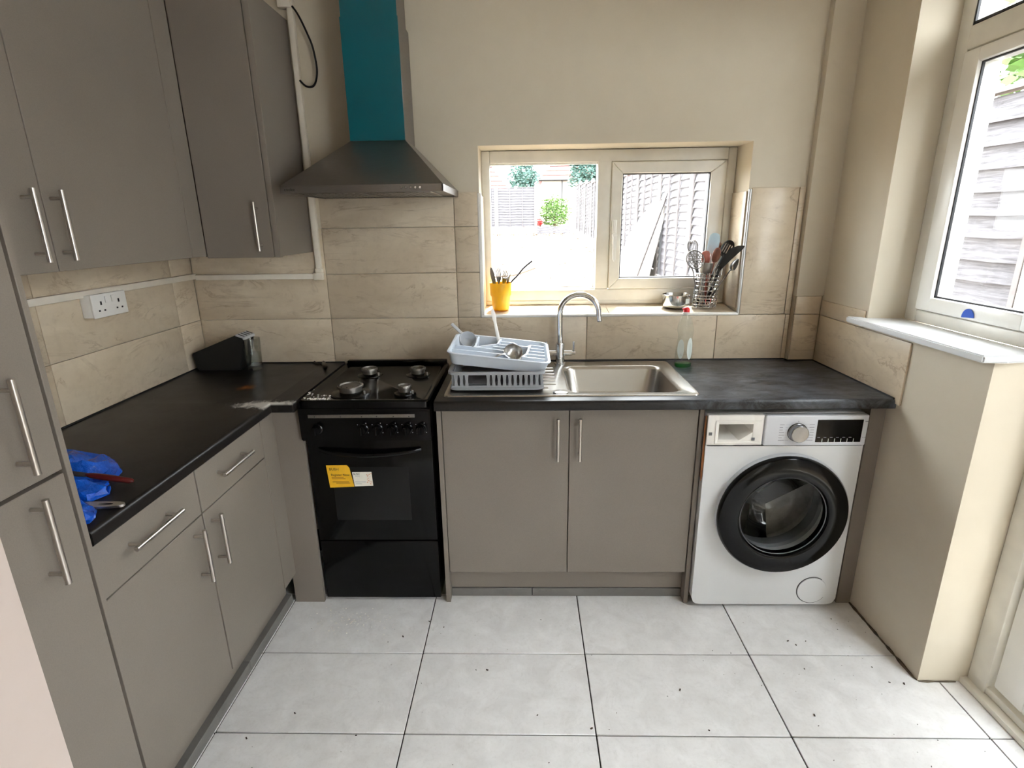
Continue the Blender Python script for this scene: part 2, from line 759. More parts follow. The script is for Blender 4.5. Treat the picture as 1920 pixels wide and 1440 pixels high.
# ================================================================== THE ROOM
ZC = 2.6
Z0 = -0.15
YF = -4.2          # wall behind the camera
WX0, WX1, WZ0, WZ1 = 0.146, 1.350, 1.150, 1.905
b = BM()
box(b, XL - 0.27, WX0, 0, 0.27, Z0, ZC)
box(b, WX1, 2.0, 0, 0.27, Z0, ZC)
box(b, WX0, WX1, 0, 0.27, Z0, WZ0)
box(b, WX0, WX1, 0, 0.27, WZ1, ZC)
wall_back = struct('wall_back', b, 'wall_paint', 'cream painted rear wall with tiled splashback and window recess', 'wall')
b = BM()
box(b, XL - 0.2, XL, -1.97, 0, Z0, ZC)
wall_left = struct('wall_left', b, 'wall_paint', 'left side wall with beige marble tiles above the worktop', 'wall')
b = BM()
box(b, XL - 0.2, -0.35, YF, -1.97, Z0, ZC, 0.004)
struct('wall_partition', b, 'near_paint', 'pale pinkish wall corner in the near left foreground', 'wall')
b = BM()
prism(b, [(XR, 0), (1.98, 0), (1.98, -0.40), (1.86, -0.40), (XR, -0.385)], Z0, ZC, 'z')   # pier with splayed reveal
box(b, XR, 1.98, -0.385, -1.012, Z0, 1.166)
box(b, XR, 1.98, -0.385, -1.98, 2.42, ZC)
box(b, XR, 1.98, -1.98, -2.55, Z0, ZC)
box(b, XR, 1.98, -3.85, YF, Z0, ZC)
box(b, XR, 1.98, -2.55, -3.85, 2.32, ZC)
box(b, XR, 1.98, -2.55, -3.85, Z0, 0.10)
wall_right = struct('wall_right', b, 'wall_paint', 'cream right hand wall with low pier under the side window', 'wall')
b = BM()
box(b, -0.36, 1.99, YF - 0.25, YF, Z0, ZC)
struct('wall_front', b, 'wall_paint', 'plain cream wall behind the camera', 'wall')
b = BM()
box(b, XL - 0.3, 2.1, YF - 0.3, 0.3, ZC, ZC + 0.15)
struct('ceiling', b, 'reveal_paint', 'plain off white ceiling above the kitchen', 'ceiling')
# floor slab (dark joints) and its tiles
b = BM()
box(b, XL - 0.2, 1.99, YF, 0, -0.15, -0.006)
floor = struct('floor', b, 'grout_dark', 'floor of large grey marble effect tiles with dark joints', 'floor')
TX0, TY0, TW, TH = -0.051, -0.893, 0.618, 0.343
G = 0.0022
xs = [TX0 + k * TW for k in range(-2, 4)]
proto = {}
foff = wpos(floor)
for i in range(len(xs)):
    x0, x1 = xs[i], min(xs[i] + TW, 1.975)
    x0 = max(x0, XL)
    if x1 - x0 < 0.02:
        continue
    for j in range(-2, 10):
        y1 = min(TY0 + -j * TH, 0.0)
        y0 = max(TY0 - (j + 1) * TH, YF)
        if y1 - y0 < 0.03:
            continue
        w, h = x1 - x0, y1 - y0
        key = (round(w, 3), round(h, 3))
        cx, cy = (x0 + x1) / 2, (y0 + y1) / 2
        if key not in proto:
            bb = BM()
            box(bb, -w / 2 + G, w / 2 - G, -h / 2 + G, h / 2 - G, -0.006, 0.0, 0.0012, 1)
            t = obj('floor_tile', bb, 'floor_tile', floor, local=True)
            t.location = Vector((cx, cy, 0)) - foff
            proto[key] = t
        else:
            inst(proto[key], 'floor_tile', Vector((cx, cy, 0)) - foff, floor)

# boxed pipe casing in the rear right corner
b = BM()
box(b, 1.603, XR, -0.04, 0, 1.235, ZC)
casing = struct('trim_1', b, 'wall_paint', 'painted boxed pipe casing in the rear right corner', 'casing')


# wall tiles: every tile its own object under its wall
def wtile(parent, axis, plane, a0, a1, z0, z1, th=0.008, g=0.0013, name='wall_tile', mat='wall_tile'):
    bb = BM()
    if axis == 'y':
        box(bb, a0 + g, a1 - g, plane - th, plane, z0 + g, z1 - g, 0.002, 2)
    elif axis == 'x+':      # on left wall, facing +X
        box(bb, plane, plane + th, min(a0, a1) + g, max(a0, a1) - g, z0 + g, z1 - g, 0.002, 2)
    else:                   # on right wall, facing -X
        box(bb, plane - th, plane, min(a0, a1) + g, max(a0, a1) - g, z0 + g, z1 - g, 0.002, 2)
    return obj(name, bb, mat, parent)


ZR = [0.93, 1.146, 1.357, 1.564, 1.713]
CX = [XL + 0.008, -0.585, 0.030, 0.645, 1.26, 1.580]
for k in range(5):
    wtile(wall_back, 'y', 0, CX[k], CX[k + 1], ZR[0] - 0.02, ZR[1])
wtile(wall_back, 'y', 0, 1.580, 1.602, ZR[0] - 0.02, ZR[1])
wtile(wall_back, 'y', 0, CX[0], CX[1], ZR[1], ZR[2])
wtile(wall_back, 'y', 0, CX[0], CX[1], ZR[2], ZR[3])
for r in (1, 2, 3):
    wtile(wall_back, 'y', 0, CX[1], CX[2], ZR[r], ZR[r + 1])
    wtile(wall_back, 'y', 0, CX[2], WX0 - 0.006, ZR[r], ZR[r + 1])
wtile(wall_back, 'y', 0, WX1 + 0.012, 1.572, ZR[1], ZR[4])
wtile(wall_back, 'y', 0, 1.572, 1.602, ZR[1], ZR[4])
# tiles on the casing foot and reveal sides
b = BM()
box(b, 1.603, XR, -0.032, 0, 0.90, 1.235)
obj('backing', b, 'grout_light', wall_back)
wtile(wall_back, 'y', -0.034, 1.604, XR - 0.008, ZR[0] - 0.02, 1.15)
wtile(wall_back, 'y', -0.034, 1.604, XR - 0.008, 1.15, 1.234)
wtile(wall_back, 'x-', WX1, 0.004, 0.178, 1.175, 1.70)
wtile(wall_back, 'x+', WX0, 0.004, 0.178, 1.175, 1.70)
for k, (y0, y1) in enumerate(((0.0, -0.17), (-0.17, -0.88), (-0.88, -1.58))):
    for r in range(3):
        wtile(wall_left, 'x+', XL, y0 if k else -0.008, y1, ZR[r] - (0.02 if r == 0 else 0), ZR[r + 1])
wtile(wall_right, 'x-', XR, -0.042, -0.668, ZR[0] - 0.02, 1.147)
wtile(wall_right, 'x-', XR, -0.042, -0.375, 1.147, 1.217)
# window sill tiles (gently sloping) and edge trims
for x0, x1 in ((WX0, 0.752), (0.752, WX1)):
    b = BM()
    prism(b, [(0.004, 1.150), (0.18, 1.150), (0.18, 1.176), (0.004, 1.156)], x0 + 0.0015, x1 - 0.0015, 'x')
    obj('sill_tile', b, 'wall_tile', wall_back)
b = BM()
tube(b, [(WX0 - 0.004, -0.004, 1.150), (WX1 + 0.006, -0.004, 1.150)], 0.0085, 10)
tag(obj('edge_trim', b, 'upvc', wall_back), 'glossy white rounded trim along the sill edge')
b = BM()
tube(b, [(WX1 + 0.006, -0.005, 1.146), (WX1 + 0.006, -0.005, 1.705)], 0.0075, 10)
tag(obj('edge_trim', b, 'trim_silver', wall_back), 'silver edge trim on the recess side')
b = BM()
box(b, WX0 - 0.008, WX0 + 0.010, -0.011, 0.01, 1.142, 1.708, 0.004)
tag(obj('edge_trim', b, 'upvc', wall_back), 'white plastic trim on the recess side')


# ------------------------------------------------------------------ windows and door
def window_back():
    w = thing('window_1', 'white plastic rear window with fixed pane and one casement', 'window', (0.748, 0.2, 1.176), kind='structure')
    Y0, Y1 = 0.178, 0.248
    x0, x1, z0, z1 = WX0, WX1, 1.170, 1.903
    b = BM()
    f = 0.040
    box(b, x0, x0 + f, Y0, Y1, z0, z1, 0.006)
    box(b, x1 - f, x1, Y0, Y1, z0, z1, 0.006)
    box(b, x0 + f, x1 - f, Y0, Y1, z1 - 0.055, z1, 0.006)
    box(b, x0 + f, x1 - f, Y0, Y1, z0, 1.250, 0.006)
    obj('frame', b, 'upvc_dirty', w)
    b = BM()
    box(b, 0.700, 0.766, Y0 - 0.002, Y1, 1.252, z1 - 0.05, 0.006)
    # pointed weld joints of the centre post
    prism(b, [(0.700, 1.252), (0.733, 1.222), (0.766, 1.252)], Y0 - 0.002, Y0 + 0.02, 'y')
    prism(b, [(0.700, z1 - 0.055), (0.733, z1 - 0.022), (0.766, z1 - 0.055)], Y0 - 0.002, Y0 + 0.02, 'y')
    obj('mullion', b, 'upvc_dirty', w)
    # glazing bead and gasket of the fixed pane
    gx0, gx1, gz0, gz1 = 0.186, 0.699, 1.258, 1.840
    for nm, mt, d, yy in (('glazing_bead', 'upvc', 0.012, Y0 + 0.012), ('gasket', 'gasket', 0.004, Y0 + 0.02)):
        b = BM()
        e = 0.0 if nm == 'glazing_bead' else -0.004
        box(b, gx0 - e - d + 0.004, gx0 - e, yy, yy + 0.02, gz0, gz1, 0.002)
        box(b, gx1 + e, gx1 + e + d - 0.004, yy, yy + 0.02, gz0, gz1, 0.002)
        box(b, gx0, gx1, yy, yy + 0.02, gz1 + e, gz1 + e + d - 0.004, 0.002)
        box(b, gx0, gx1, yy, yy + 0.02, gz0 - e - d + 0.004, gz0 - e, 0.002)
        obj(nm, b, mt, w)
    b = BM()
    box(b, gx0 - 0.01, gx1 + 0.01, Y0 + 0.034, Y0 + 0.038, gz0 - 0.01, gz1 + 0.01)
    obj('glass_pane', b, 'window_glass', w)
    # casement
    cx0, cx1, cz0, cz1 = 0.766, 1.304, 1.254, 1.846
    yy = Y0 - 0.012
    b = BM()
    s = 0.052
    # mitred sash
    for poly in (
        [(cx0, cz0), (cx0 + s, cz0 + s), (cx0 + s, cz1 - s), (cx0, cz1)],
        [(cx1, cz0), (cx1, cz1), (cx1 - s - 0.02, cz1 - s), (cx1 - s - 0.02, cz0 + s)],
        [(cx0, cz1), (cx0 + s, cz1 - s), (cx1 - s - 0.02, cz1 - s), (cx1, cz1)],
        [(cx0, cz0), (cx1, cz0), (cx1 - s - 0.02, cz0 + s), (cx0 + s, cz0 + s)],
    ):
        t = BM()
        prism(t, poly, yy, yy + 0.06, 'y')
        bmesh.ops.bevel(t, geom=list(t.edges), offset=0.003, segments=1, affect='EDGES')
        merge(b, t)
    sash = obj('sash', b, 'upvc_dirty', w)
    b = BM()
    hx0, hx1, hz0, hz1 = cx0 + s, cx1 - s - 0.02, cz0 + s, cz1 - s
    d = 0.005
    box(b, hx0, hx0 + d, yy + 0.008, yy + 0.03, hz0, hz1)
    box(b, hx1 - d, hx1, yy + 0.008, yy + 0.03, hz0, hz1)
    box(b, hx0, hx1, yy + 0.008, yy + 0.03, hz1 - d, hz1)
    box(b, hx0, hx1, yy + 0.008, yy + 0.03, hz0, hz0 + d)
    obj('gasket', b, 'gasket', sash)
    b = BM()
    box(b, hx0, hx1, yy + 0.030, yy + 0.034, hz0, hz1)
    obj('glass_pane', b, 'window_glass', sash)
    b = BM()
    hx = 0.786
    box(b, hx - 0.011, hx + 0.011, yy - 0.010, yy, 1.47, 1.585, 0.005, 3)
    cyl(b, (hx, yy - 0.03, 1.512), (hx, yy, 1.512), 0.011, n=16)
    prism(b, [(hx - 0.009, 1.512), (hx + 0.009, 1.512), (hx + 0.007, 1.40), (hx, 1.388), (hx - 0.007, 1.40)], yy - 0.036, yy - 0.022, 'y')
    cyl(b, (hx, yy - 0.012, 1.562), (hx, yy - 0.005, 1.562), 0.004, n=10)
    tag(obj('handle', b, 'upvc', sash), 'white lever handle on the casement')
    # thin bead line below the frame
    b = BM()
    box(b, x0, x1, Y0 - 0.006, Y0, 1.178, 1.196, 0.002)
    obj('bottom_bead', b, 'upvc_dirty', w)
    return w


window_back()


def window_side():
    w = thing('window_2', 'white plastic side window with top light beside the door', 'window', (1.89, -0.7, 1.188), kind='structure')
    X0, X1 = 1.86, 1.93
    ya, yb = -0.40, -1.04
    z0, zt = 1.188, 2.42
    b = BM()
    box(b, X0, X1, ya, ya - 0.062, z0, zt, 0.008)
    box(b, X0, X1, yb + 0.075, yb, z0, zt, 0.008)
    box(b, X0, X1, ya - 0.06, yb + 0.07, z0, z0 + 0.046, 0.008)
    box(b, X0, X1, ya - 0.06, yb + 0.07, zt - 0.06, zt, 0.008)
    box(b, X0 - 0.004, X1, ya - 0.055, yb + 0.07, 2.115, 2.195, 0.014)
    obj('frame', b, 'upvc_dirty', w)
    s0, s1 = ya - 0.066, yb + 0.079
    b = BM()
    zb, zz = z0 + 0.050, 2.112
    d = 0.072
    box(b, X0 - 0.012, X1, s0, s0 - d, zb, zz, 0.008)
    box(b, X0 - 0.012, X1, s1 + d * 0.5, s1, zb, zz, 0.008)
    box(b, X0 - 0.012, X1, s0 - d + 0.004, s1 + d * 0.5 - 0.004, zb, zb + 0.052, 0.008)
    box(b, X0 - 0.012, X1, s0 - d + 0.004, s1 + d * 0.5 - 0.004, zz - 0.045, zz, 0.008)
    sash = obj('sash', b, 'upvc', w)
    b = BM()
    box(b, X0 + 0.002, X0 + 0.010, s0 - d, s0 - d - 0.005, zb + 0.05, zz - 0.045)
    box(b, X0 + 0.002, X0 + 0.010, s0 - d, s1 + d * 0.5, zb + 0.052, zb + 0.057)
    box(b, X0 + 0.002, X0 + 0.010, s0 - d, s1 + d * 0.5, zz - 0.050, zz - 0.045)
    obj('gasket', b, 'gasket', sash)
    b = BM()
    box(b, X0 + 0.04, X0 + 0.044, s0 - d, s1 + d * 0.5, zb + 0.052, zz - 0.045)
    obj('glass_pane', b, 'window_glass', sash)
    b = BM()
    box(b, X0 + 0.04, X0 + 0.044, ya - 0.06, yb + 0.07, 2.19, zt - 0.055)
    obj('glass_pane', b, 'window_glass', w)
    b = BM()
    box(b, X0 + 0.004, X0 + 0.012, ya - 0.06, ya - 0.068, 2.19, zt - 0.055)
    box(b, X0 + 0.004, X0 + 0.012, ya - 0.06, yb + 0.07, 2.195, 2.203)
    obj('gasket', b, 'gasket', w)
    return w


window_side()
# sill board of the side window
b = BM()
t = BM()
prism(t, [(1.672, -0.335), (1.862, -0.395), (1.862, -1.02), (1.745, -1.035), (1.672, -1.035)], 1.166, 1.189, 'z')
bmesh.ops.bevel(t, geom=list(t.edges), offset=0.004, segments=2, affect='EDGES')
merge(b, t)
struct('trim_2', b, 'white_enamel', 'white window board projecting below the side window', 'window sill')
# blue sticker on the sash bottom rail
t = BM()
pts = [(0.026 * math.cos(a), 0.030 * math.sin(a)) for a in [math.radians(q) for q in range(-5, 190, 15)]]
prism(t, [(-0.73 + u, 1.243 + v + 0.004) for u, v in pts], 1.8445, 1.847, 'x')
tag(obj('plastic_tab', t, 'blue_sticker'), 'small royal blue plastic tab on the side window rail', 'tab')


def back_door():
    w = thing('door_1', 'white plastic glazed back door at the right edge', 'door', (1.93, -1.5, 0.0), kind='structure')
    b = BM()
    box(b, 1.895, 1.97, -1.012, -1.085, 0, 2.42, 0.006)
    box(b, 1.895, 1.97, -1.905, -1.98, 0, 2.42, 0.006)
    box(b, 1.895, 1.97, -1.085, -1.905, 2.13, 2.19, 0.006)
    box(b, 1.895, 1.97, -1.085, -1.905, 2.37, 2.42, 0.006)
    obj('frame', b, 'upvc_dirty', w)
    b = BM()
    box(b, 1.872, 1.99, -1.005, -1.98, 0, 0.022, 0.004)
    box(b, 1.90, 1.985, -1.02, -1.98, 0.022, 0.052, 0.006)
    obj('threshold', b, 'upvc_dirty', w)
    b = BM()
    x0, x1 = 1.912, 1.965
    y0, y1, z0, z1 = -1.093, -1.897, 0.06, 2.12
    s = 0.105
    box(b, x0, x1, y0, y0 - s, z0, z1, 0.006)
    box(b, x0, x1, y1 + s, y1, z0, z1, 0.006)
    box(b, x0, x1, y0 - s, y1 + s, z0, z0 + 0.12, 0.006)
    box(b, x0, x1, y0 - s, y1 + s, z1 - s, z1, 0.006)
    leaf = obj('door_leaf', b, 'upvc', w)
    b = BM()
    box(b, 1.93, 1.934, -1.085, -1.905, 2.19, 2.37)
    obj('glass_pane', b, 'window_glass', w)
    b = BM()
    box(b, x0 + 0.024, x0 + 0.028, y0 - s, y1 + s, z0 + 0.12, z1 - s)
    obj('glass_pane', b, 'window_glass', leaf)
    b = BM()
    box(b, x0 - 0.008, x0, y1 + 0.07, y1 + 0.03, 0.95, 1.17, 0.003)
    cyl(b, (x0 - 0.045, y1 + 0.05, 1.05), (x0, y1 + 0.05, 1.05), 0.009, n=12)
    box(b, x0 - 0.055, x0 - 0.04, y1 + 0.17, y1 + 0.04, 1.04, 1.06, 0.005)
    obj('handle', b, 'handle_steel', leaf)


back_door()
# unseen glazed doors added in the right hand wall behind the camera for fill daylight
w3 = thing('added_window', 'white glazed doors added in the right wall behind the camera for fill daylight', 'window', (1.9, -3.1, 0.1), kind='structure')
b = BM()
for a in ((-2.55, -2.63, 0.1, 2.32), (-3.77, -3.85, 0.1, 2.32), (-2.63, -3.77, 0.1, 0.18), (-2.63, -3.77, 2.24, 2.32), (-3.16, -3.24, 0.18, 2.24)):
    box(b, 1.86, 1.93, a[0], a[1], a[2], a[3], 0.005)
obj('frame', b, 'upvc', w3)
for y0, y1 in ((-2.63, -3.16), (-3.24, -3.77)):
    b = BM()
    box(b, 1.895, 1.899, y0, y1, 0.18, 2.24)
    obj('glass_pane', b, 'window_glass', w3)

# irregular grimy sealant at the foot of the right hand pier
b = BM()
pts = []
y = -0.60
while y > -1.01:
    pts.append((XR - 0.004, y, 0.002))
    y -= 0.02
pts += [(XR + 0.004, -1.014, 0.002)]
x = XR + 0.03
while x < 1.87:
    pts.append((x, -1.016, 0.002))
    x += 0.025
tube(b, pts, [0.002 + 0.005 * random.random() for _ in pts], 6)
struct('trim_3', b, 'grime', 'dark mouldy sealant line along the foot of the pier', 'sealant')

# cable trunking
tr = thing('cable_trunking', 'cream plastic cable trunking running along the left tiled wall', 'trunking', (XL + 0.01, -0.8, 1.342))
b = BM()
box(b, XL + 0.009, XL + 0.026, -1.545, -0.008, 1.342, 1.367, 0.003)
obj('trunking_run', b, 'trunking', tr)
tr = thing('cable_trunking', 'cream plastic cable trunking turning up beside the extractor hood', 'trunking', (-0.8, -0.02, 1.337))
b = BM()
box(b, XL + 0.028, -0.628, -0.026, -0.009, 1.337, 1.362, 0.003)
obj('trunking_run', b, 'trunking', tr)
b = BM()
box(b, -0.625, -0.600, -0.026, -0.002, 1.372, 2.598, 0.003)
obj('trunking_run', b, 'trunking', tr)
b = BM()
box(b, -0.640, -0.595, -0.030, -0.008, 1.332, 1.366, 0.003)
box(b, -0.629, -0.595, -0.030, -0.008, 1.366, 1.385, 0.003)
obj('elbow', b, 'trunking', tr)
b = BM()
box(b, -0.66, -0.606, -0.032, -0.006, 2.44, 2.475, 0.003)
obj('junction', b, 'trunking', tr)
# loose black cable
b = BM()
P = [(-0.598, -0.03, 2.442), (-0.58, -0.035, 2.418), (-0.563, -0.035, 2.384), (-0.545, -0.035, 2.34), (-0.532, -0.03, 2.300), (-0.524, -0.03, 2.25),
     (-0.522, -0.03, 2.210), (-0.528, -0.03, 2.175), (-0.541, -0.03, 2.150), (-0.560, -0.03, 2.143), (-0.581, -0.03, 2.150), (-0.600, -0.03, 2.170)]


def smooth_path(P, n=4):
    P = [Vector(p) for p in P]
    out = []
    for i in range(len(P) - 1):
        p0, p1, p2, p3 = P[max(i - 1, 0)], P[i], P[i + 1], P[min(i + 2, len(P) - 1)]
        for k in range(n):
            t = k / n
            out.append(0.5 * ((2 * p1) + (p2 - p0) * t + (2 * p0 - 5 * p1 + 4 * p2 - p3) * t * t + (3 * p1 - p0 - 3 * p2 + p3) * t ** 3))
    out.append(P[-1])
    return out


tube(b, smooth_path(P), 0.0042, 8)
tag(obj('electric_cable', b, 'cable_black'), 'loose black cable looping out of the upright trunking', 'cable')

# double socket
so = thing('wall_socket', 'white double plug socket on the left tiled wall', 'socket', (XL + 0.008, -0.62, 1.27))
b = BM()
box(b, XL + 0.008, XL + 0.045, -0.535, -0.702, 1.270, 1.350, 0.004)
obj('back_box', b, 'white_plastic', so)
b = BM()
box(b, XL + 0.045, XL + 0.053, -0.533, -0.704, 1.268, 1.352, 0.003)
plate = obj('face_plate', b, 'white_plastic', so)
for yc in (-0.575, -0.663):
    b = BM()
    X = XL + 0.053
    box(b, X - 0.002, X + 0.0006, yc - 0.004, yc + 0.004, 1.313, 1.326)
    box(b, X - 0.002, X + 0.0006, yc - 0.017, yc - 0.009, 1.290, 1.296)
    box(b, X - 0.002, X + 0.0006, yc + 0.009, yc + 0.017, 1.290, 1.296)
    obj('pin_holes', b, 'black_matt', plate)
    yr = yc + (0.028 if yc < -0.62 else -0.028)
    b = BM()
    box(b, X - 0.001, X + 0.004, yr - 0.008, yr + 0.008, 1.318, 1.342, 0.002)
    obj('rocker_switch', b, 'white_plastic', plate)


# ================================================================== FITTED UNITS
def bar_handle(parent, c, along, out, length, r=0.0062, stand=0.034):
    """steel bar handle: c = centre on the door face, along/out = unit vectors"""
    c, a, o = Vector(c), Vector(along), Vector(out)
    b = BM()
    p = c + o * stand
    cyl(b, p - a * length / 2, p + a * length / 2, r, n=14)
    for s in (-1, 1):
        q = c + a * s * (length / 2 - 0.022)
        cyl(b, q, q + o * (stand - 0.002), r * 0.72, n=10)
    return tag(obj('handle', b, 'handle_steel', parent), 'brushed steel bar handle')


# --- worktops
def nosing(y0, z0, z1, r=0.012, s=1):
    """worktop cross-section points (front rounded) with front at y0"""
    pts = []
    for k in range(5):
        a = math.pi / 2 * k / 4
        pts.append((y0 + s * (r - r * math.sin(a)), z1 - r + r * math.cos(a)))
    for k in range(5):
        a = math.pi / 2 * k / 4
        pts.append((y0 + s * (r * 0.4 - r * 0.4 * math.cos(a)), z0 + r * 0.4 - r * 0.4 * math.sin(a)))
    return pts


ZU = 0.892
wt = thing('worktop', 'black laminate worktop holding the sink, grey smears and painted reflection at its right end', 'worktop', (0.86, -0.32, ZU))
b = BM()
SX0, SX1, SY0, SY1 = 0.50, 0.99, -0.555, -0.10
prism(b, nosing(-0.645, ZU, ZW) + [(SY0, ZU), (SY0, ZW)], 0.0, XR - 0.002, 'x')
box(b, 0.0, SX0, SY0, -0.009, ZU, ZW)
box(b, SX1, 1.60, SY0, -0.009, ZU, ZW)
box(b, 1.60, XR - 0.009, SY0, -0.043, ZU, ZW)
box(b, SX0, SX1, SY1, -0.009, ZU, ZW)
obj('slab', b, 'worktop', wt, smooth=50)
b = BM()
tube(b, [(0.0, -0.013, ZW + 0.001), (1.59, -0.013, ZW + 0.001), (1.597, -0.045, ZW + 0.001), (1.715, -0.047, ZW + 0.001), (1.717, -0.64, ZW + 0.001)], 0.004, 6)
obj('sealant_bead', b, 'sealant_black', wt)

wl = thing('worktop', 'black laminate L shaped worktop along the left wall, patchy white at the inner corner', 'worktop', (-0.93, -0.8, ZU))
b = BM()
# run along the left wall, nose towards +X
prism(b, [(-0.620 - q[0], q[1]) for q in nosing(0.0, ZU, ZW)] + [(XL + 0.009, ZU), (XL + 0.009, ZW)], -1.545, -0.640, 'y')
# rear corner piece with its short nose beside the cooker
prism(b, nosing(-0.650, ZU, ZW) + [(-0.009, ZU), (-0.009, ZW)], -0.632, -0.537, 'x')
box(b, XL + 0.009, -0.632, -0.640, -0.009, ZU, ZW)
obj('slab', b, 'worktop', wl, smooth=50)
b = BM()
tube(b, [(-0.54, -0.012, ZW + 0.001), (XL + 0.013, -0.012, ZW + 0.001), (XL + 0.013, -1.54, ZW + 0.001)], 0.004, 6)
obj('sealant_bead', b, 'sealant_black', wl)

# --- sink base unit
YD = -0.592
su = thing('base_cabinet', 'taupe sink base cabinet with two doors below the basin', 'cabinet', (0.52, -0.3, 0))
b = BM()
box(b, 0.0, 0.018, -0.60, -0.02, 0.0, ZU - 0.001, 0.001, 1)
obj('side_panel', b, 'cabinet', su)
b = BM()
box(b, 1.020, 1.038, -0.60, -0.02, 0.0, ZU - 0.001, 0.001, 1)
obj('side_panel', b, 'cabinet', su)
b = BM()
box(b, 0.018, 1.020, -0.570, -0.10, 0.15, 0.168)
obj('bottom_board', b, 'carcass', su)
b = BM()
box(b, 0.018, 1.020, -0.570, -0.555, 0.86, ZU - 0.001)
obj('front_rail', b, 'carcass', su)
for x0, x1, hx in ((0.0205, 0.5175, 0.474), (0.5205, 1.0175, 0.559)):
    b = BM()
    box(b, x0, x1, YD - 0.002, YD + 0.017, 0.148, 0.884, 0.0012, 1)
    d = obj('door', b, 'cabinet', su)
    bar_handle(d, (hx, YD - 0.002, 0.764), (0, 0, 1), (0, -1, 0), 0.176)
b = BM()
box(b, 0.018, 1.020, -0.552, -0.535, 0.042, 0.15)
obj('plinth', b, 'cabinet', su)
for x0, x1 in ((0.019, 0.371), (0.373, 1.019)):
    b = BM()
    box(b, x0, x1, -0.558, -0.535, 0.0, 0.040, 0.0015, 1)
    obj('skirting_tile', b, 'skirt_tile', su)

# --- filler strip right of the washing machine
b = BM()
box(b, 1.668, XR - 0.001, -0.598, -0.05, 0.0, ZU - 0.002, 0.001, 1)
tag(obj('end_panel', b, 'cabinet'), 'taupe upright end panel between washing machine and right wall', 'panel')

# --- left run of base units
XD = -0.642


def base_left(y0, y1, label, hy, zone):
    u = thing('base_cabinet', label, 'cabinet', (-0.93, (y0 + y1) / 2, 0.0))
    b = BM()
    box(b, XL + 0.03, XD - 0.022, y1, y0, 0.15, ZU - 0.001)
    obj('carcass', b, 'carcass', u)
    b = BM()
    box(b, XD - 0.018, XD, y1 + 0.0015, y0 - 0.0015, 0.738, 0.885, 0.0012, 1)
    dr = obj('drawer', b, 'cabinet', u)
    bar_handle(dr, (XD, zone, 0.820), (0, 1, 0), (1, 0, 0), 0.19)
    b = BM()
    box(b, XD - 0.018, XD, y1 + 0.0015, y0 - 0.0015, 0.148, 0.734, 0.0012, 1)
    d = obj('door', b, 'cabinet', u)
    bar_handle(d, (XD, hy, 0.626), (0, 0, 1), (1, 0, 0), 0.176)
    return u


base_left(-1.131, -1.538, 'taupe base cabinet with drawer and door next to the tall unit', -1.186, -1.352)
base_left(-0.712, -1.128, 'taupe base cabinet with drawer and door nearest the cooker corner', -1.092, -0.942)
b = BM()
box(b, XD - 0.018, XD, -0.709, -0.602, 0.148, 0.889, 0.001, 1)
box(b, -0.660, -0.534, -0.600, -0.582, 0.0, 0.889, 0.001, 1)
tag(obj('corner_panel', b, 'cabinet'), 'taupe corner filler panel between left cabinets and cooker', 'panel')
pl = thing('plinth', 'taupe plinth with grey tile skirting under the left cabinets', 'plinth', (-0.68, -1.1, 0))
b = BM()
box(b, -0.715, -0.697, -1.545, -0.602, 0.044, 0.147)
obj('plinth_board', b, 'cabinet', pl)
for y0, y1 in ((-0.602, -0.98), (-0.982, -1.545)):
    b = BM()
    box(b, -0.715, -0.672, y1, y0, 0.0, 0.042, 0.0015, 1)
    obj('skirting_tile', b, 'skirt_tile', pl)

# --- tall unit
XT = -0.622
tu = thing('tall_cabinet', 'tall taupe larder cabinet with two long doors at far left', 'cabinet', (-0.92, -1.76, 0))
b = BM()
box(b, XL + 0.02, XT, -1.562, -1.548, 0.0, 2.39, 0.001, 1)
obj('side_panel', b, 'cabinet', tu)
b = BM()
box(b, XL + 0.02, XT - 0.022, -1.965, -1.566, 0.15, 2.39)
obj('carcass', b, 'carcass', tu)
for z0, z1, hz in ((0.150, 1.086, 0.976), (1.094, 2.385, 1.220)):
    b = BM()
    box(b, XT - 0.018, XT, -1.963, -1.570, z0, z1, 0.0012, 1)
    d = obj('door', b, 'cabinet', tu)
    bar_handle(d, (XT, -1.660, hz), (0, 0, 1), (1, 0, 0), 0.19)
b = BM()
box(b, XT - 0.07, XT - 0.052, -1.965, -1.562, 0.0, 0.15)
obj('plinth', b, 'cabinet', tu)

# --- wall cupboards
XU, YU, ZB, ZT = -0.935, -0.362, 1.464, 2.40
wu = thing('wall_cabinet', 'taupe wall cupboard with paired doors above the left worktop', 'cabinet', (-1.08, -0.9, ZB))
b = BM()
box(b, XL + 0.010, XU - 0.020, -1.545, -0.36, ZB + 0.001, ZT)
obj('carcass', b, 'cabinet', wu)
for y0, y1, hy in ((-0.462, -1.088, -1.062), (-1.091, -1.545, -1.152)):
    b = BM()
    box(b, XU - 0.018, XU, y1, y0, ZB, ZT, 0.0012, 1)
    d = obj('door', b, 'cabinet', wu)
    bar_handle(d, (XU, hy, 1.585), (0, 0, 1), (1, 0, 0), 0.186)
b = BM()
box(b, XU - 0.018, XU, -0.459, YU - 0.001, ZB, ZT, 0.0008, 1)
obj('filler', b, 'cabinet', wu)
wb = thing('wall_cabinet', 'taupe corner wall cupboard with single dark door beside the extractor hood', 'cabinet', (-0.8, -0.18, ZB))
b = BM()
box(b, XU - 0.018, -0.636, YU + 0.022, -0.009, ZB - 0.004, ZT)
obj('carcass', b, 'cabinet', wb)
b = BM()
box(b, XU + 0.002, -0.660, YU, YU + 0.019, ZB - 0.008, ZT, 0.0012, 1)
d = obj('door', b, 'cabinet', wb)
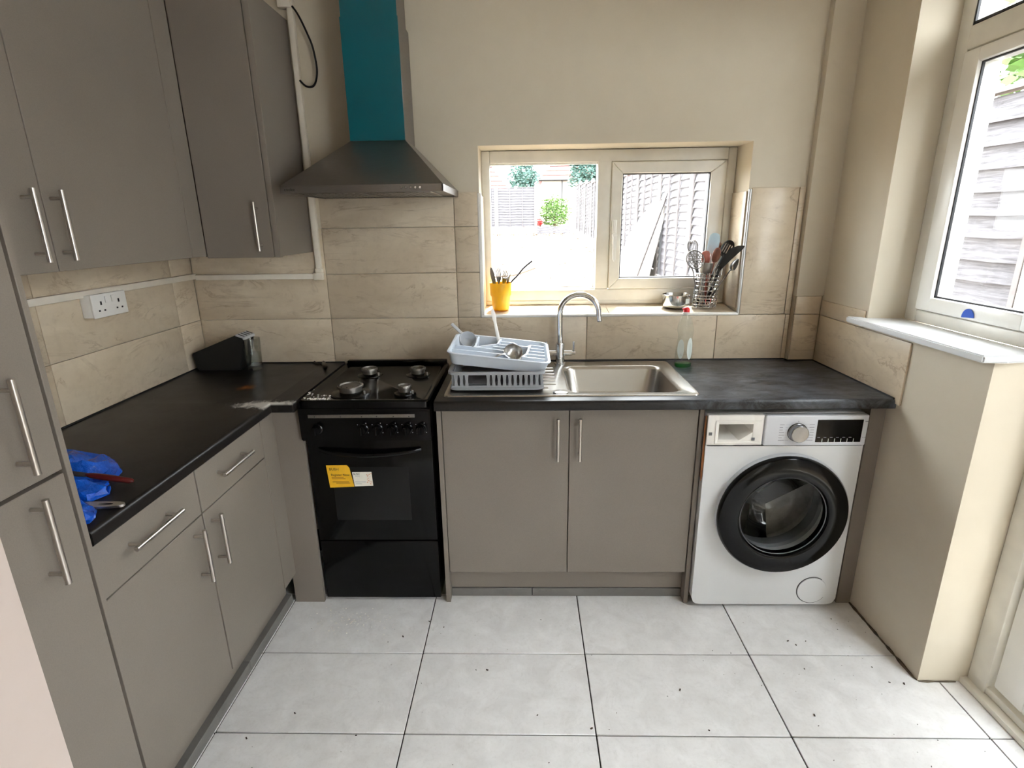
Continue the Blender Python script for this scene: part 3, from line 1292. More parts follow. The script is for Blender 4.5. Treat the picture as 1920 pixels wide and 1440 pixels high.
bar_handle(d, (-0.703, YU, 1.575), (0, 0, 1), (0, -1, 0), 0.186, 0.005, 0.03)
b = BM()
box(b, -0.657, -0.634, YU, YU + 0.021, ZB - 0.008, ZT, 0.001, 1)
obj('end_post', b, 'cabinet', wb)

# ================================================================== COOKER
ck = thing('cooker', 'black freestanding gas cooker with four burners between the cabinets', 'cooker', (-0.272, -0.3, 0))
cx0, cx1 = -0.527, -0.022
b = BM()
box(b, cx0 + 0.004, cx1 - 0.004, -0.566, -0.03, 0.012, 0.905, 0.003)
obj('body', b, 'black_enamel', ck)
for fx in (cx0 + 0.05, cx1 - 0.05):
    for fy in (-0.52, -0.08):
        b = BM()
        cyl(b, (fx, fy, 0.0), (fx, fy, 0.014), 0.018, n=12)
        obj('foot', b, 'black_plastic', ck)
# hob: recessed pan with raised rim
b = BM()
o_ = [(x, y, 0.902) for x, y in rrect(cx0, cx1, -0.625, -0.022, 0.018, 4)]
o1 = [(x, y, 0.925) for x, y in rrect(cx0, cx1, -0.625, -0.022, 0.018, 4)]
o2 = [(x, y, 0.932) for x, y in rrect(cx0 + 0.006, cx1 - 0.006, -0.619, -0.028, 0.016, 4)]
o3 = [(x, y, 0.932) for x, y in rrect(cx0 + 0.014, cx1 - 0.014, -0.609, -0.036, 0.016, 4)]
o4 = [(x, y, 0.920) for x, y in rrect(cx0 + 0.028, cx1 - 0.028, -0.592, -0.050, 0.014, 4)]
loft(b, [o_, o1, o2, o3, o4], cap0=True, cap1=True)
obj('hob_plate', b, 'black_gloss', ck)
b = BM()
box(b, cx0 + 0.01, cx1 - 0.01, -0.040, -0.012, 0.925, 0.945, 0.004)
obj('rear_upstand', b, 'black_enamel', ck)


def burner(x, y, r):
    b = BM()
    lathe(b, [(r * 1.55, 0.920), (r * 1.5, 0.924), (r * 1.1, 0.928), (r * 1.02, 0.930)], (x, y, 0), 28)
    base = obj('burner', b, 'black_enamel', ck)
    b = BM()
    lathe(b, [(r * 0.86, 0.928), (r * 0.86, 0.944), (r, 0.946), (r, 0.953), (r * 0.94, 0.956), (r * 0.80, 0.956), (r * 0.76, 0.951), (r * 0.3, 0.950), (r * 0.1, 0.953)], (x, y, 0), 28)
    obj('burner_ring', b, 'dull_metal', base)
    b = BM()
    for k in range(12):
        a = 2 * math.pi * k / 12
        cyl(b, (x + r * 0.87 * math.cos(a), y + r * 0.87 * math.sin(a), 0.9555), (x + r * 0.87 * math.cos(a), y + r * 0.87 * math.sin(a), 0.957), r * 0.06, n=6)
    tag(obj('flame_ports', b, 'black_matt', base), kind='stuff')
    b = BM()
    cyl(b, (x + r * 1.25, y - r * 0.6, 0.922), (x + r * 1.25, y - r * 0.6, 0.938), 0.004, n=8)
    obj('igniter', b, 'steel_brushed', base)


burner(-0.363, -0.487, 0.052)
burner(-0.140, -0.497, 0.028)
burner(-0.358, -0.218, 0.036)
burner(-0.138, -0.218, 0.036)
# white flecks scattered on the hob corner
b = BM()
for k in range(70):
    u = random.random() ** 1.5
    x = cx0 + 0.012 + 0.10 * u + random.gauss(0, 0.006)
    y = -0.615 + 0.10 * random.random() ** 1.6 + 0.25 * max(0, 0.3 - u) * random.random()
    s = 0.001 + 0.0025 * random.random() ** 2
    z = 0.9325 if (x < cx0 + 0.02 or y < -0.6) else 0.9215 if (x > cx0 + 0.03 and y > -0.588) else 0.929
    box(b, x - s, x + s, y - s, y + s, z, z + s)
tag(obj('white_flecks', b, 'fleck_white', ck), 'white flecks on the hob corner', kind='stuff')
# control panel, slightly sloping
b = BM()
prism(b, [(-0.566, 0.902), (-0.622, 0.902), (-0.630, 0.893), (-0.626, 0.766), (-0.566, 0.760)], cx0 - 0.004, cx1 + 0.002, 'x')
bmesh.ops.bevel(b, geom=list(b.edges), offset=0.004, segments=2, affect='EDGES')
cp = obj('control_panel', b, 'black_gloss', ck)
b = BM()
box(b, -0.492, -0.078, -0.6325, -0.628, 0.864, 0.877, 0.0008, 1)
strip = obj('metal_strip', b, 'dull_metal', cp)
b = BM()
for x in (-0.466, -0.365, -0.283, -0.225, -0.16, -0.10):
    cyl(b, (x, -0.6335, 0.869), (x, -0.6322, 0.869), 0.0022, n=8)
tag(obj('strip_screws', b, 'black_matt', cp), kind='stuff')
for x in (-0.462, -0.283, -0.226, -0.168, -0.110, -0.056):
    b = BM()
    lathe(b, [(0.0215, -0.627), (0.0215, -0.632), (0.0185, -0.634), (0.0175, -0.652), (0.0155, -0.656), (0.0, -0.656)], (x, 0, 0.818), 24, 'y')
    kn = obj('knob', b, 'black_gloss', cp)
    b = BM()
    box(b, x - 0.0045, x + 0.0045, -0.664, -0.650, 0.802, 0.834, 0.003)
    obj('grip', b, 'black_gloss', kn)
b = BM()
for x in (-0.283, -0.226, -0.168, -0.110, -0.056):
    for a in (60, 140, 230, 320):
        q = math.radians(a)
        cyl(b, (x + 0.026 * math.cos(q), -0.6295, 0.818 + 0.026 * math.sin(q)), (x + 0.026 * math.cos(q), -0.6278, 0.818 + 0.026 * math.sin(q)), 0.0016, n=6)
tag(obj('dial_marks', b, 'ink_grey', cp), kind='stuff')
# oven door
b = BM()
box(b, cx0 + 0.002, cx1 - 0.002, -0.592, -0.566, 0.303, 0.756, 0.004)
od = obj('oven_door', b, 'black_gloss', ck)
b = BM()
box(b, -0.438, -0.126, -0.5935, -0.5915, 0.399, 0.640, 0.0005, 1)
obj('oven_window', b, 'oven_glass', od)
b = BM()
pts = []
for k in range(13):
    t = k / 12
    pts.append((cx0 + 0.05 + (cx1 - cx0 - 0.10) * t, -0.592 - 0.036 * math.sin(math.pi * t) ** 0.5, 0.718 - 0.012 * math.sin(math.pi * t)))
tube(b, pts, 0.010, 10)
obj('door_handle', b, 'black_gloss', od)
b = BM()
box(b, cx0 + 0.002, cx1 - 0.002, -0.590, -0.566, 0.016, 0.297, 0.005)
obj('lower_drawer', b, 'black_gloss', ck)
# stickers
b = BM()
prism(b, [(-0.459, 0.648), (-0.374, 0.649), (-0.365, 0.636), (-0.352, 0.553), (-0.452, 0.549)], -0.5955, -0.5945, 'y')
st = tag(obj('sticker', b, 'sticker_yellow', ck), 'yellow sticker with dark lettering')
FS = -0.5958
text('lettering', 'BUSH', 0.016, 'ink', st, facing_y(-0.448, FS, 0.6255), align='LEFT')
text('lettering', 'Register Now', 0.0135, 'ink', st, facing_y(-0.443, FS, 0.6015))
b = BM()
for z, x0, x1 in ((0.594, -0.441, -0.392), (0.588, -0.441, -0.385), (0.5735, -0.439, -0.372), (0.568, -0.425, -0.368)):
    box(b, x0, x1, FS - 0.0002, FS + 0.0005, z, z + 0.0022)
tag(obj('small_print', b, 'ink_brown', st), kind='stuff')
b = BM()
prism(b, [(-0.356, 0.617), (-0.277, 0.618), (-0.2745, 0.557), (-0.350, 0.554)], -0.5948, -0.5938, 'y')
s2 = tag(obj('sticker', b, 'sticker_white', ck), 'white sticker with speckled edge')
text('lettering', 'BUSH', 0.0105, 'ink', s2, facing_y(-0.352, -0.5951, 0.6055))
b = BM()
for z, x0, x1 in ((0.599, -0.345, -0.325), (0.573, -0.347, -0.303), (0.565, -0.345, -0.320)):
    box(b, x0, x1, -0.5952, -0.5945, z, z + 0.0016)
tag(obj('small_print', b, 'ink_grey', s2), kind='stuff')
b = BM()
for k in range(26):
    x, z = -0.300 + 0.022 * random.random(), 0.560 + 0.055 * random.random()
    box(b, x, x + 0.0025, -0.5952, -0.5945, z, z + 0.0025)
tag(obj('speckle_print', b, 'ink_red', s2), kind='stuff')

# ================================================================== EXTRACTOR HOOD
hd = thing('extractor_hood', 'stainless chimney extractor hood with teal film above the cooker', 'extractor hood', (-0.25, -0.24, 1.695))
b = BM()
hx0, hx1, hy0 = -0.553, 0.052, -0.482
L0 = [(hx0, hy0), (hx1, hy0), (hx1, -0.002), (hx0, -0.002)]
L1 = [(-0.357, -0.202), (-0.131, -0.202), (-0.131, -0.002), (-0.357, -0.002)]
loft(b, [[(x, y, 1.718) for x, y in L0], [(x, y, 1.904) for x, y in L1]], cap1=True)
obj('canopy', b, 'steel_hood', hd)
b = BM()
box(b, hx0, hx1, hy0, hy0 + 0.006, 1.692, 1.719, 0.001, 1)
box(b, hx0, hx0 + 0.006, hy0, -0.002, 1.692, 1.719, 0.001, 1)
box(b, hx1 - 0.006, hx1, hy0, -0.002, 1.692, 1.719, 0.001, 1)
box(b, hx0 + 0.006, hx1 - 0.006, -0.008, -0.002, 1.692, 1.719, 0.001, 1)
lip = obj('front_rim', b, 'steel_hood', hd)
b = BM()
box(b, hx0 + 0.006, hx1 - 0.006, hy0 + 0.006, -0.008, 1.697, 1.703)
obj('underside', b, 'dull_metal', hd)
for k in range(2):
    b = BM()
    x0 = hx0 + 0.05 + k * 0.26
    box(b, x0, x0 + 0.24, hy0 + 0.05, -0.08, 1.692, 1.698, 0.002, 1)
    for q in range(9):
        box(b, x0 + 0.01 + q * 0.025, x0 + 0.014 + q * 0.025, hy0 + 0.06, -0.09, 1.690, 1.692)
    obj('grease_filter', b, 'dull_metal', hd)
for k in range(5):
    b = BM()
    x = -0.101 + k * 0.0172
    lathe(b, [(0.0052, hy0), (0.0052, hy0 - 0.004), (0.004, hy0 - 0.0055), (0.0, hy0 - 0.0055)], (x, 0, 1.706), 14, 'y')
    obj('push_button', b, 'chrome', hd)
b = BM()
box(b, -0.357, -0.131, -0.200, -0.002, 1.900, 2.345, 0.001, 1)
obj('chimney', b, 'steel_hood', hd)
b = BM()
box(b, -0.353, -0.135, -0.196, -0.030, 2.345, 2.599, 0.001, 1)
obj('upper_chimney', b, 'steel_hood', hd)
b = BM()
box(b, -0.357, -0.132, -0.203, -0.200, 1.905, 2.345)
box(b, -0.353, -0.135, -0.2005, -0.196, 2.345, 2.598)
tag(obj('protective_film', b, 'teal_film', hd), 'teal protective film on the chimney front')
text('lettering', 'cooke', 0.016, 'black_matt', hd, facing_y(-0.537, hy0 - 0.0006, 1.700))

# ================================================================== WASHING MACHINE
wm = thing('washing_machine', 'white front loading washing machine with black porthole door', 'washing machine', (1.342, -0.34, 0))
wx0, wx1, wyf, wyb = 1.043, 1.643, -0.628, -0.06
wz1 = 0.868
dcx, dcz = 1.362, 0.452
b = BM()
N = 192
# front sheet with the round opening
outer = []
for k in range(N):
    a = 2 * math.pi * (k + 0.5) / N
    dx, dz = math.cos(a), math.sin(a)
    hx = (wx1 - dcx) if dx > 0 else (dcx - wx0)
    hz = (0.738 - dcz) if dz > 0 else (dcz - 0.016)
    t = min(hx / max(abs(dx), 1e-6), hz / max(abs(dz), 1e-6))
    px_, pz_ = dcx + dx * t, dcz + dz * t
    rc = 0.034
    for ccx in (wx0 + rc, wx1 - rc):
        ccz = 0.016 + rc
        if (px_ - ccx) * (1 if ccx > dcx else -1) > 0 and pz_ < ccz:
            v_ = Vector((px_ - ccx, pz_ - ccz))
            v_ = v_.normalized() * rc
            px_, pz_ = ccx + v_.x, ccz + v_.y
    outer.append((px_, wyf, pz_))
inner = [(dcx + 0.19 * math.cos(2 * math.pi * (k + 0.5) / N), wyf, dcz + 0.19 * math.sin(2 * math.pi * (k + 0.5) / N)) for k in range(N)]
back = [(x, wyf + 0.05, z) for x, y, z in inner]
loft(b, [outer, inner, back])
# corners of the sheet
for (cxx, czz) in ((wx0, 0.738), (wx1, 0.738)):
    near = sorted(outer, key=lambda p: (p[0] - cxx) ** 2 + (p[2] - czz) ** 2)[:2]
    add(b, [near[0], near[1], (cxx, wyf, czz)], [(0, 1, 2)])
box(b, wx0, wx0 + 0.006, wyf + 0.0005, wyb, 0.05, 0.845)
box(b, wx1 - 0.006, wx1, wyf + 0.0005, wyb, 0.05, 0.845)
box(b, wx0, wx1, wyb - 0.006, wyb, 0.016, 0.845)
box(b, wx0 + 0.03, wx1 - 0.03, wyf + 0.0005, wyb, 0.016, 0.022)
obj('body', b, 'white_enamel', wm, smooth=30)
b = BM()
box(b, wx0, wx1, wyf + 0.02, wyb, 0.845, wz1, 0.004)
obj('top_lid', b, 'white_enamel', wm)
for fx in (wx0 + 0.05, wx1 - 0.05):
    for fy in (-0.55, -0.12):
        b = BM()
        cyl(b, (fx, fy, 0), (fx, fy, 0.018), 0.02, n=12)
        obj('foot', b, 'black_plastic', wm)
# fascia: right part solid, left part with the drawer opening
b = BM()
fz0, fz1, fy = 0.742, 0.866, wyf - 0.010
box(b, 1.258, wx1, fy, wyf + 0.022, fz0, fz1, 0.006, 3)
fas = obj('control_fascia', b, 'wm_fascia', wm)
b = BM()
ox0, ox1, oz0, oz1 = 1.088, 1.216, 0.762, 0.828
box(b, wx0, ox0, fy + 0.008, wyf + 0.022, fz0, fz1, 0.004)
box(b, ox1, 1.256, fy + 0.008, wyf + 0.022, fz0, fz1, 0.004)
box(b, ox0 - 0.004, ox1 + 0.004, fy + 0.008, wyf + 0.022, oz1, fz1, 0.003)
box(b, ox0 - 0.004, ox1 + 0.004, fy + 0.008, wyf + 0.022, fz0, oz0, 0.003)
box(b, ox0 - 0.008, ox0, wyf + 0.02, wyf + 0.2, oz0 - 0.008, oz1 + 0.008)
box(b, ox1, ox1 + 0.008, wyf + 0.02, wyf + 0.2, oz0 - 0.008, oz1 + 0.008)
box(b, ox0, ox1, wyf + 0.02, wyf + 0.2, oz1, oz1 + 0.008)
box(b, ox0, ox1, wyf + 0.02, wyf + 0.2, oz0 - 0.008, oz0)
box(b, ox0, ox1, wyf + 0.2, wyf + 0.206, oz0, oz1)
prism(b, [(ox1, oz0), (ox1, oz0 + 0.034), (ox1 - 0.05, oz0)], wyf - 0.002, wyf + 0.15, 'y')
tag(obj('drawer_recess', b, 'white_plastic', wm), 'empty detergent drawer opening')
b = BM()
box(b, ox0 - 0.012, ox1 + 0.030, fy + 0.004, fy + 0.010, oz1 + 0.012, oz1 + 0.016)
box(b, ox0 - 0.012, ox1 + 0.030, fy + 0.004, fy + 0.010, oz0 - 0.012, oz0 - 0.008)
box(b, ox0 - 0.014, ox0 - 0.010, fy + 0.004, fy + 0.010, oz0 - 0.012, oz1 + 0.016)
obj('drawer_surround', b, 'white_plastic', wm)
b = BM()
for x, z in ((ox0 - 0.032, 0.790), (ox1 + 0.004, 0.768)):
    box(b, x - 0.006, x + 0.006, fy + 0.006, fy + 0.0085, z - 0.006, z + 0.006)
tag(obj('clip_slots', b, 'grey_rubber', wm), kind='stuff')
kx, kz = 1.380, 0.798
b = BM()
lathe(b, [(0.036, fy), (0.036, fy - 0.006), (0.0335, fy - 0.008), (0.033, fy - 0.024), (0.031, fy - 0.026), (0.0, fy - 0.0265)], (kx, 0, kz), 40, 'y')
obj('programme_knob', b, 'knob_steel', wm)
b = BM()
shell(b, [(0.0372, fy + 0.001), (0.0372, fy - 0.004), (0.035, fy - 0.005)], (kx, 0, kz), 40, 'y')
obj('knob_collar', b, 'black_plastic', wm)
b = BM()
box(b, 1.452, 1.622, fy - 0.0015, fy + 0.002, 0.757, 0.848, 0.001, 1)
dis = obj('display', b, 'black_gloss', wm)
b = BM()
for k in range(6):
    x = 1.476 + k * 0.0235
    box(b, x, x + 0.0018, fy - 0.0022, fy, 0.757, 0.772)
tag(obj('button_lines', b, 'label_white', dis), kind='stuff')
b = BM()
for k in range(6):
    x = 1.458 + k * 0.0235
    box(b, x, x + 0.010, fy - 0.0020, fy, 0.776, 0.778)
tag(obj('button_print', b, 'ink_grey', dis), kind='stuff')
b = BM()
for k in range(7):
    z = 0.764 + k * 0.0105
    l = 0.012 + 0.01 * random.random()
    box(b, 1.312, 1.312 + l, fy - 0.0004, fy + 0.001, z, z + 0.0026)
    box(b, 1.334, 1.338 + 0.004 * abs(k - 3), fy - 0.0004, fy + 0.001, z + 0.001, z + 0.0016)
    l = 0.012 + 0.012 * random.random()
    box(b, 1.442 - l, 1.442, fy - 0.0004, fy + 0.001, z, z + 0.0026)
    box(b, 1.4185 - 0.004 * abs(k - 3), 1.4225, fy - 0.0004, fy + 0.001, z + 0.001, z + 0.0016)
box(b, 1.629, 1.640, fy - 0.0004, fy + 0.001, 0.838, 0.842)
for x in (1.630, 1.637):
    cyl(b, (x, fy - 0.0004, 0.776), (x, fy + 0.001, 0.776), 0.0022, n=8)
cyl(b, (kx, fy - 0.0004, 0.842), (kx, fy + 0.001, 0.842), 0.002, n=8)
tag(obj('programme_print', b, 'ink_grey', wm), kind='stuff')
# door
b = BM()
R = 0.254
lathe(b, [(R + 0.004, wyf), (R + 0.004, wyf - 0.018), (R - 0.004, wyf - 0.022), (0.19, wyf - 0.022), (0.19, wyf)], (dcx, 0, dcz), 72, 'y', closed=True)
obj('door_back_ring', b, 'grey_plastic', wm)
b = BM()
lathe(b, [(R, wyf - 0.022), (R, wyf - 0.034), (R - 0.006, wyf - 0.043), (R - 0.020, wyf - 0.047), (0.185, wyf - 0.050), (0.174, wyf - 0.046), (0.166, wyf - 0.030), (0.166, wyf - 0.010), (0.19, wyf - 0.010), (0.19, wyf - 0.022)],
      (dcx - 0.004, 0, dcz), 72, 'y', closed=True)
dr = obj('porthole_door', b, 'black_gloss', wm)
b = BM()
shell(b, [(0.169, wyf - 0.036), (0.165, wyf - 0.024), (0.155, wyf + 0.01), (0.142, wyf + 0.06), (0.128, wyf + 0.10), (0.112, wyf + 0.118), (0.06, wyf + 0.128), (0.0, wyf + 0.13)], (dcx - 0.004, 0, dcz), 56, 'y')
obj('glass_bowl', b, 'drum_glass', dr)
b = BM()
tor = []
for k in range(48):
    a = 2 * math.pi * k / 48
    tor.append((dcx - 0.004 + 0.168 * math.cos(a), wyf - 0.034, dcz + 0.168 * math.sin(a)))
tube(b, tor, 0.0022, 6, closed=True)
obj('glass_rim', b, 'grey_rubber', dr)
b = BM()
shell(b, [(0.19, wyf + 0.045), (0.18, wyf + 0.055), (0.178, wyf + 0.08), (0.185, wyf + 0.11), (0.235, wyf + 0.115)], (dcx, 0, dcz), 56, 'y')
obj('door_seal', b, 'grey_rubber', wm)
b = BM()
shell(b, [(0.235, wyf + 0.115), (0.24, wyf + 0.13), (0.24, wyf + 0.205), (0.22, wyf + 0.215), (0.0, wyf + 0.20)], (dcx, 0, dcz), 56, 'y')
dm = obj('drum', b, 'drum_steel', wm)
b = BM()
for k in range(3):
    a = 2 * math.pi * (k + 0.28) / 3
    u = Vector((math.cos(a), 0, math.sin(a)))
    v = Vector((-math.sin(a), 0, math.cos(a)))
    c = Vector((dcx, wyf + 0.14, dcz))
    e = Vector((0, 0.06, 0))
    q = [c + u * 0.238 + v * 0.03, c + u * 0.238 - v * 0.03, c + u * 0.18 - v * 0.012, c + u * 0.18 + v * 0.012]
    add(b, q + [p + e for p in q], [(0, 1, 2, 3), (7, 6, 5, 4), (0, 4, 5, 1), (1, 5, 6, 2), (2, 6, 7, 3), (3, 7, 4, 0)])
    m_ = [Vector((dcx - 0.02, wyf + 0.150, dcz - 0.03)) + u * -0.01 + v * 0.028, Vector((dcx - 0.02, wyf + 0.150, dcz - 0.03)) + u * -0.01 - v * 0.028,
          Vector((dcx - 0.02, wyf + 0.160, dcz - 0.03)) + u * 0.215 - v * 0.05, Vector((dcx - 0.02, wyf + 0.160, dcz - 0.03)) + u * 0.215 + v * 0.05]
    add(b, m_ + [p + Vector((0, 0.012, 0)) for p in m_], [(0, 1, 2, 3), (7, 6, 5, 4), (0, 4, 5, 1), (1, 5, 6, 2), (2, 6, 7, 3), (3, 7, 4, 0)])
obj('drum_paddles', b, 'drum_dark', dm)
# filter cover
b = BM()
lathe(b, [(0.060, wyf - 0.002), (0.059, wyf - 0.004), (0.0, wyf - 0.004)], (1.538, 0, 0.087), 40, 'y')
fc = obj('filter_cover', b, 'white_enamel', wm)
b = BM()
ring = [(1.538 + 0.0615 * math.cos(math.radians(a)), wyf - 0.0005, 0.087 + 0.0615 * math.sin(math.radians(a))) for a in range(55, 330, 8)]
tube(b, ring, 0.0016, 5)
obj('filter_gap', b, 'gasket', fc)
# broken batten wedged beside the machine
b = BM()
P = [(1.0405, -0.615, 0.858), (1.0405, -0.615, 0.80), (1.0400, -0.618, 0.73), (1.0405, -0.62, 0.68), (1.0405, -0.618, 0.61), (1.0405, -0.617, 0.585)]
tube(b, P, [0.004, 0.004, 0.0035, 0.006, 0.006, 0.001], 6)
tag(obj('wooden_batten', b, 'batten_wood'), 'thin splintered wooden batten wedged left of the washing machine', 'batten')

# ================================================================== SINK AND THINGS ON THE WORKTOP
sk = thing('sink', 'stainless steel inset sink with drainer set into the black worktop', 'sink', (0.52, -0.32, ZW))
b = BM()
K = 8
F = ZW + 0.005


def lp(x0, x1, y0, y1, r, z):
    return [(x, y, z) for x, y in rrect(x0, x1, y0, y1, r, K)]


ox = (0.028, 1.022, -0.585, -0.055)
loops = [
    lp(ox[0], ox[1], ox[2], ox[3], 0.020, ZW + 0.0005),
    lp(ox[0] + 0.002, ox[1] - 0.002, ox[2] + 0.002, ox[3] - 0.002, 0.019, F),
    lp(ox[0] + 0.014, ox[1] - 0.014, ox[2] + 0.014, ox[3] - 0.014, 0.016, F),
    lp(ox[0] + 0.022, ox[1] - 0.022, ox[2] + 0.022, ox[3] - 0.022, 0.014, F - 0.003),
    lp(0.515, 0.978, -0.545, -0.120, 0.060, F - 0.003),
    lp(0.523, 0.970, -0.537, -0.128, 0.056, F - 0.006),
    lp(0.528, 0.964, -0.532, -0.134, 0.055, F - 0.020),
    lp(0.540, 0.952, -0.520, -0.146, 0.062, F - 0.120),
    lp(0.556, 0.936, -0.504, -0.162, 0.062, F - 0.146),
    lp(0.586, 0.906, -0.474, -0.192, 0.055, F - 0.152),
    lp(0.70, 0.79, -0.375, -0.29, 0.04, F - 0.156),
]
loft(b, loops, cap1=True)
obj('basin', b, 'steel_sink', sk, smooth=50)
for k in range(7):
    b = BM()
    y = -0.165 - k * 0.052
    x1 = 0.475 if y > -0.46 else 0.44
    pts = [(0.085, y, F - 0.003), (x1, y, F - 0.003)]
    tube(b, pts, 0.0035, 8)
    obj('drainer_rib', b, 'steel_sink', sk)
b = BM()
lathe(b, [(0.029, F - 0.003), (0.029, F + 0.0005), (0.026, F + 0.002), (0.0, F + 0.002)], (0.486, -0.540, 0), 28)
obj('overflow_cap', b, 'steel_sink', sk)
b = BM()
lathe(b, [(0.040, F - 0.155), (0.038, F - 0.150), (0.03, F - 0.152), (0.01, F - 0.151), (0.0, F - 0.147)], (0.745, -0.333, 0), 24)
obj('plug_waste', b, 'chrome', sk)

# tap
tp = thing('mixer_tap', 'chrome swan neck mixer tap behind the sink', 'tap', (0.513, -0.082, F - 0.003))
b = BM()
lathe(b, [(0.027, F - 0.003), (0.027, F + 0.003), (0.0215, F + 0.006), (0.021, 1.030), (0.0185, 1.034), (0.0, 1.034)], (0.513, -0.082, 0), 28)
obj('body', b, 'chrome', tp)
b = BM()
P = [(0.513, -0.082, 1.03), (0.512, -0.082, 1.10), (0.511, -0.082, 1.165)]
for k in range(1, 13):
    a = math.pi * k / 12
    P.append((0.511 + 0.088 - 0.088 * math.cos(a), -0.082 - 0.03 * k / 12, 1.172 + 0.088 * math.sin(a)))
P.append((0.690, -0.113, 1.142))
tube(b, smooth_path(P, 3), 0.0128, 16)
obj('spout', b, 'chrome', tp)
b = BM()
cyl(b, (0.701, -0.115, 1.1425), (0.691, -0.113, 1.139), 0.009, n=14) if False else cyl(b, (0.690, -0.113, 1.143), (0.6905, -0.1132, 1.138), 0.0095, n=16)
obj('spout_nozzle', b, 'grey_rubber', tp)
for s in (-1, 1):
    b = BM()
    cyl(b, (0.513 + s * 0.018, -0.082, 0.985), (0.513 + s * 0.055, -0.082, 0.985), 0.0135, n=18)
    cyl(b, (0.513 + s * 0.055, -0.082, 0.985), (0.513 + s * 0.072, -0.082, 0.985), 0.0085, n=14)
    vb = obj('valve', b, 'chrome', tp)
    b = BM()
    cyl(b, (0.513 + s * 0.064, -0.082, 0.985), (0.513 + s * 0.064, -0.082, 1.040), 0.0045, 0.0055, n=12)
    obj('lever', b, 'chrome', vb)

# washing up bottle
bt = thing('detergent_bottle', 'clear washing up liquid bottle with red cap on the worktop', 'bottle', (1.073, -0.150, ZW))
bx, by = 1.073, -0.150


def oval_loops(prof, sy=0.62):
    lps = []
    for r, z, dx in prof:
        lps.append([(bx + dx + r * math.cos(2 * math.pi * k / 32), by + r * sy * math.sin(2 * math.pi * k / 32), z) for k in range(32)])
    return lps


prof = [(0.034, ZW + 0.001, 0), (0.0385, ZW + 0.006, 0), (0.0385, ZW + 0.06, 0), (0.036, ZW + 0.10, 0.001), (0.033, ZW + 0.13, 0.002), (0.0335, ZW + 0.150, 0.003),
        (0.037, ZW + 0.172, 0.001), (0.036, ZW + 0.187, 0), (0.028, ZW + 0.215, -0.001), (0.018, ZW + 0.238, -0.002), (0.014, ZW + 0.246, -0.002)]
b = BM()
loft(b, oval_loops(prof), cap0=True)
obj('bottle_body', b, 'clear_plastic', bt, smooth=60)
b = BM()
loft(b, oval_loops([(0.033, ZW + 0.003, 0), (0.0365, ZW + 0.007, 0), (0.0365, ZW + 0.020, 0)]), cap0=True, cap1=True)
tag(obj('liquid', b, 'green_liquid', bt), 'last bit of green liquid')
b = BM()
lathe(b, [(0.0155, ZW + 0.243), (0.0155, ZW + 0.253), (0.013, ZW + 0.256)], (bx - 0.002, by, 0), 20)
obj('neck_collar', b, 'white_plastic', bt)
b = BM()
lathe(b, [(0.0145, ZW + 0.254), (0.014, ZW + 0.268), (0.010, ZW + 0.274), (0.005, ZW + 0.276), (0.0, ZW + 0.276)], (bx - 0.002, by, 0), 18)
box(b, bx - 0.020, bx - 0.004, by - 0.006, by + 0.006, ZW + 0.264, ZW + 0.272, 0.003)
obj('cap', b, 'red_plastic', bt)
for sx, sz, dz in ((-0.020, 0.045, 0.088), (0.020, 0.05, 0.09)):
    b = BM()
    front = []
    for k in range(24):
        a = 2 * math.pi * k / 24
        u = sx + 0.0135 * math.cos(a)
        z = ZW + dz + sz * math.sin(a)
        r = 0.0375 - 0.03 * max(0, (z - ZW - 0.06)) * 0.6 + 0.0006
        u = max(-r * 0.98, min(r * 0.98, u))
        front.append((bx + u, by - 0.62 * math.sqrt(max(0, r * r - u * u)) - 0.0008, z))
    add(b, front, [tuple(range(24))])
    obj('label', b, 'label_white', bt)

# dish rack with cutlery tray on top
rk = thing('dish_rack', 'grey slatted plastic dish rack on the drainer under the cutlery tray', 'dish rack', (0.235, -0.36, F))
rx0, rx1, ry0, ry1 = 0.050, 0.418, -0.520, -0.190
b = BM()
loft(b, [lp(rx0 + 0.01, rx1 - 0.01, ry0 + 0.01, ry1 - 0.01, 0.03, F + 0.001), lp(rx0 - 0.004, rx1 + 0.004, ry0 - 0.004, ry1 + 0.004, 0.034, F + 0.004),
         lp(rx0 - 0.004, rx1 + 0.004, ry0 - 0.004, ry1 + 0.004, 0.034, F + 0.013), lp(rx0 + 0.006, rx1 - 0.006, ry0 + 0.006, ry1 - 0.006, 0.03, F + 0.012), lp(rx0 + 0.012, rx1 - 0.012, ry0 + 0.012, ry1 - 0.012, 0.03, F + 0.004)], cap0=True, cap1=True)
obj('drip_tray', b, 'rack_plastic', rk)
ZRR = F + 0.078
b = BM()
loft(b, [lp(rx0 + 0.004, rx1 - 0.004, ry0 + 0.004, ry1 - 0.004, 0.03, ZRR - 0.010), lp(rx0 - 0.010, rx1 + 0.010, ry0 - 0.010, ry1 + 0.010, 0.036, ZRR - 0.010),
         lp(rx0 - 0.010, rx1 + 0.010, ry0 - 0.010, ry1 + 0.010, 0.036, ZRR), lp(rx0 + 0.004, rx1 - 0.004, ry0 + 0.004, ry1 - 0.004, 0.03, ZRR), lp(rx0 + 0.004, rx1 - 0.004, ry0 + 0.004, ry1 - 0.004, 0.03, ZRR - 0.010)])
obj('rim', b, 'rack_plastic', rk)
b = BM()
zlo, zhi = F + 0.012, ZRR - 0.009
